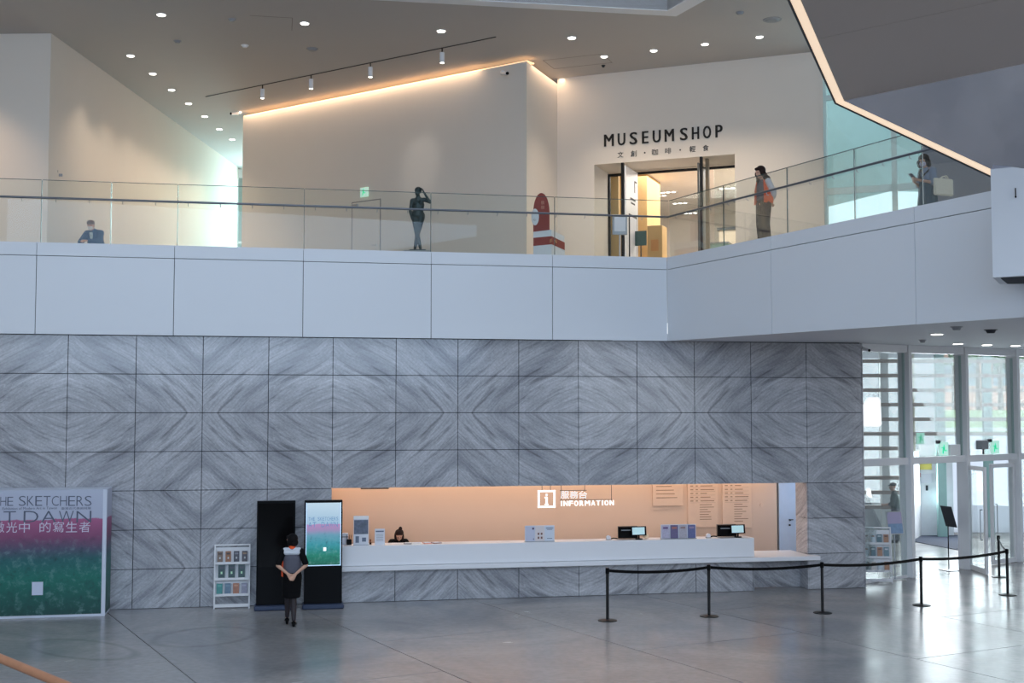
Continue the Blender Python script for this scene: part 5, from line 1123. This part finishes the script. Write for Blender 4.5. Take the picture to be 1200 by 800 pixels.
mb.build('base', BLACK, ch); MB().box(-.02, .02, -.26, -.19, .42, .7).build('back_support', BLACK, ch)

# 6 guard behind the entrance glass
root = thing('person', 'person in dark green uniform and cap behind the glass near the marble', 'person', (11.15, 36.2, -.0), 1.2)
J = dict(pelvis=(0, 0, .96), waist=(0, .0, 1.10), chest=(0, .01, 1.29), neck=(0, .02, 1.46), headb=(0, .04, 1.53), shL=(-.185, .01, 1.41), shR=(.185, .01, 1.41),
         elL=(-.23, .04, 1.14), elR=(.23, .04, 1.14), wrL=(-.10, .30, 1.08), wrR=(.10, .30, 1.08), hipL=(-.09, 0, .93), hipR=(.09, 0, .93), knL=(-.10, .02, .51), knR=(.10, .02, .51),
         anL=(-.10, -.02, .09), anR=(.10, -.02, .09), toL=(-.12, .13, .035), toR=(.12, .13, .035), hdL=(.5, .9, 0), hdR=(-.5, .9, 0), hnL=(1, 0, 0), hnR=(-1, 0, 0), hsL=1, hsR=-1)
mb = basebody(J, 1.08); P = head(mb, (0, .06, 1.61), 0, -.1, 1.04); fuse(mb, 'body', SKIN, root, .011, 2); eyes(P, root)
mb = MB(); mb.ball(P(0, -.02, .06), (.092, .1, .062), 14); mb.ball(P(0, .09, .045), (.06, .05, .012), 10); fuse(mb, 'cap', CLB, root, .011, 1)
mb = MB(); seg(mb, (0, 0, 1.0), J['chest'], .17, .195, .13, .135, dome=.3); seg(mb, J['chest'], J['neck'], .195, .10, .135, .075)
for S in 'LR': seg(mb, J['sh'+S], J['el'+S], .070, .060); seg(mb, J['el'+S], Vector(J['el'+S]).lerp(Vector(J['wr'+S]), .4), .060, .05)
fuse(mb, 'uniform_shirt', pm('uniform_green', (44, 66, 62), .8), root); trousers(J, root, MATS['dark_trousers'], .10, .08); shoes(J, root, BLACK)

# 7 bronze figure
BRONZE = pm('bronze', (52, 66, 68), .45, .5, var=.3, scale=9)
root = thing('statue', 'dark bronze standing nude with one arm raised to the head', 'statue', (-2.06, 27.0, 7.30), math.pi)
J = dict(pelvis=(.02, 0, .92), waist=(.0, .0, 1.04), chest=(-.0, .0, 1.21), neck=(0, 0, 1.365), headb=(.01, .01, 1.44), shL=(-.16, 0, 1.33), shR=(.16, 0, 1.31),
         elL=(-.30, .03, 1.26), elR=(.205, .0, 1.03), wrL=(-.15, .08, 1.50), wrR=(.15, .06, .82), hipL=(-.075, 0, .88), hipR=(.085, 0, .88), knL=(.005, .03, .48), knR=(.03, .09, .47),
         anL=(.085, -.03, .09), anR=(-.06, .03, .09), toL=(.10, .10, .035), toR=(-.08, .16, .035), hdL=(.3, .0, .6), hdR=(-.3, .2, -.8), hnL=(1, -.3, 0), hnR=(-1, 0, 0), hsL=-1, hsR=1)
K_ = .865
J = {k: (tuple(x*K_ for x in v) if isinstance(v, tuple) and k[:2] not in ('hd', 'hn') else v) for k, v in J.items()}
mb = basebody(J, K_*1.14, curlL=.3, curlR=.3); P = head(mb, (.012, .02, 1.525*K_), -.35, -.1, K_)
for q in (-1, 1): mb.ball((q*.062, .075, 1.075), (.048, .045, .045), 12)
seg(mb, (-.07, -.03, .80), (.08, -.03, .80), .10, .10)
fuse(mb, 'figure', BRONZE, root, .010, 2)
mb = MB(); mb.ball(P(0, -.03, .045), (.082, .088, .078), 14); mb.ball(P(0, -.09, .02), (.04, .035, .04), 10); fuse(mb, 'hair', BRONZE, root, .011, 1)
MB().box(-.18, .18, -.14, .2, -.0, .03, .005).build('base', BRONZE, root)

# ------------------------------------------------------------ sub-parts: pieces that belong to a part rather than to the thing
NEST = {'emblem': 'cover', 'lens': 'housing', 'screen_lettering': 'casing', 'screen_border': 'casing', 'bright_square': ('casing', 'box'), 'lettering': ('box',),
        'shelf_lip': 'shelf', 'heading': 'card', 'photo': 'card', 'icons': 'card', 'card_print': 'back_plate', 'paper_slot': 'printer_body', 'drawer': 'body', 'printed_line': 'bag_body', 'trim': 'x', 'eyes': 'body', 'mask': 'body', 'band': 'box'}
bpy.context.view_layer.update()
for root in [o for o in bpy.data.objects if o.parent is None and o.get('category')]:
    kids = list(root.children)
    for c in kids:
        want = NEST.get(c.name.split('.')[0])
        if not want: continue
        want = (want,) if isinstance(want, str) else want
        ps = [k for k in kids if k.name.split('.')[0] in want and k.matrix_basis.is_identity]
        if not ps: continue
        cz = sum((Vector(b) for b in c.bound_box), Vector())/8
        c.parent = min(ps, key=lambda k: (sum((Vector(b) for b in k.bound_box), Vector())/8-cz).length)
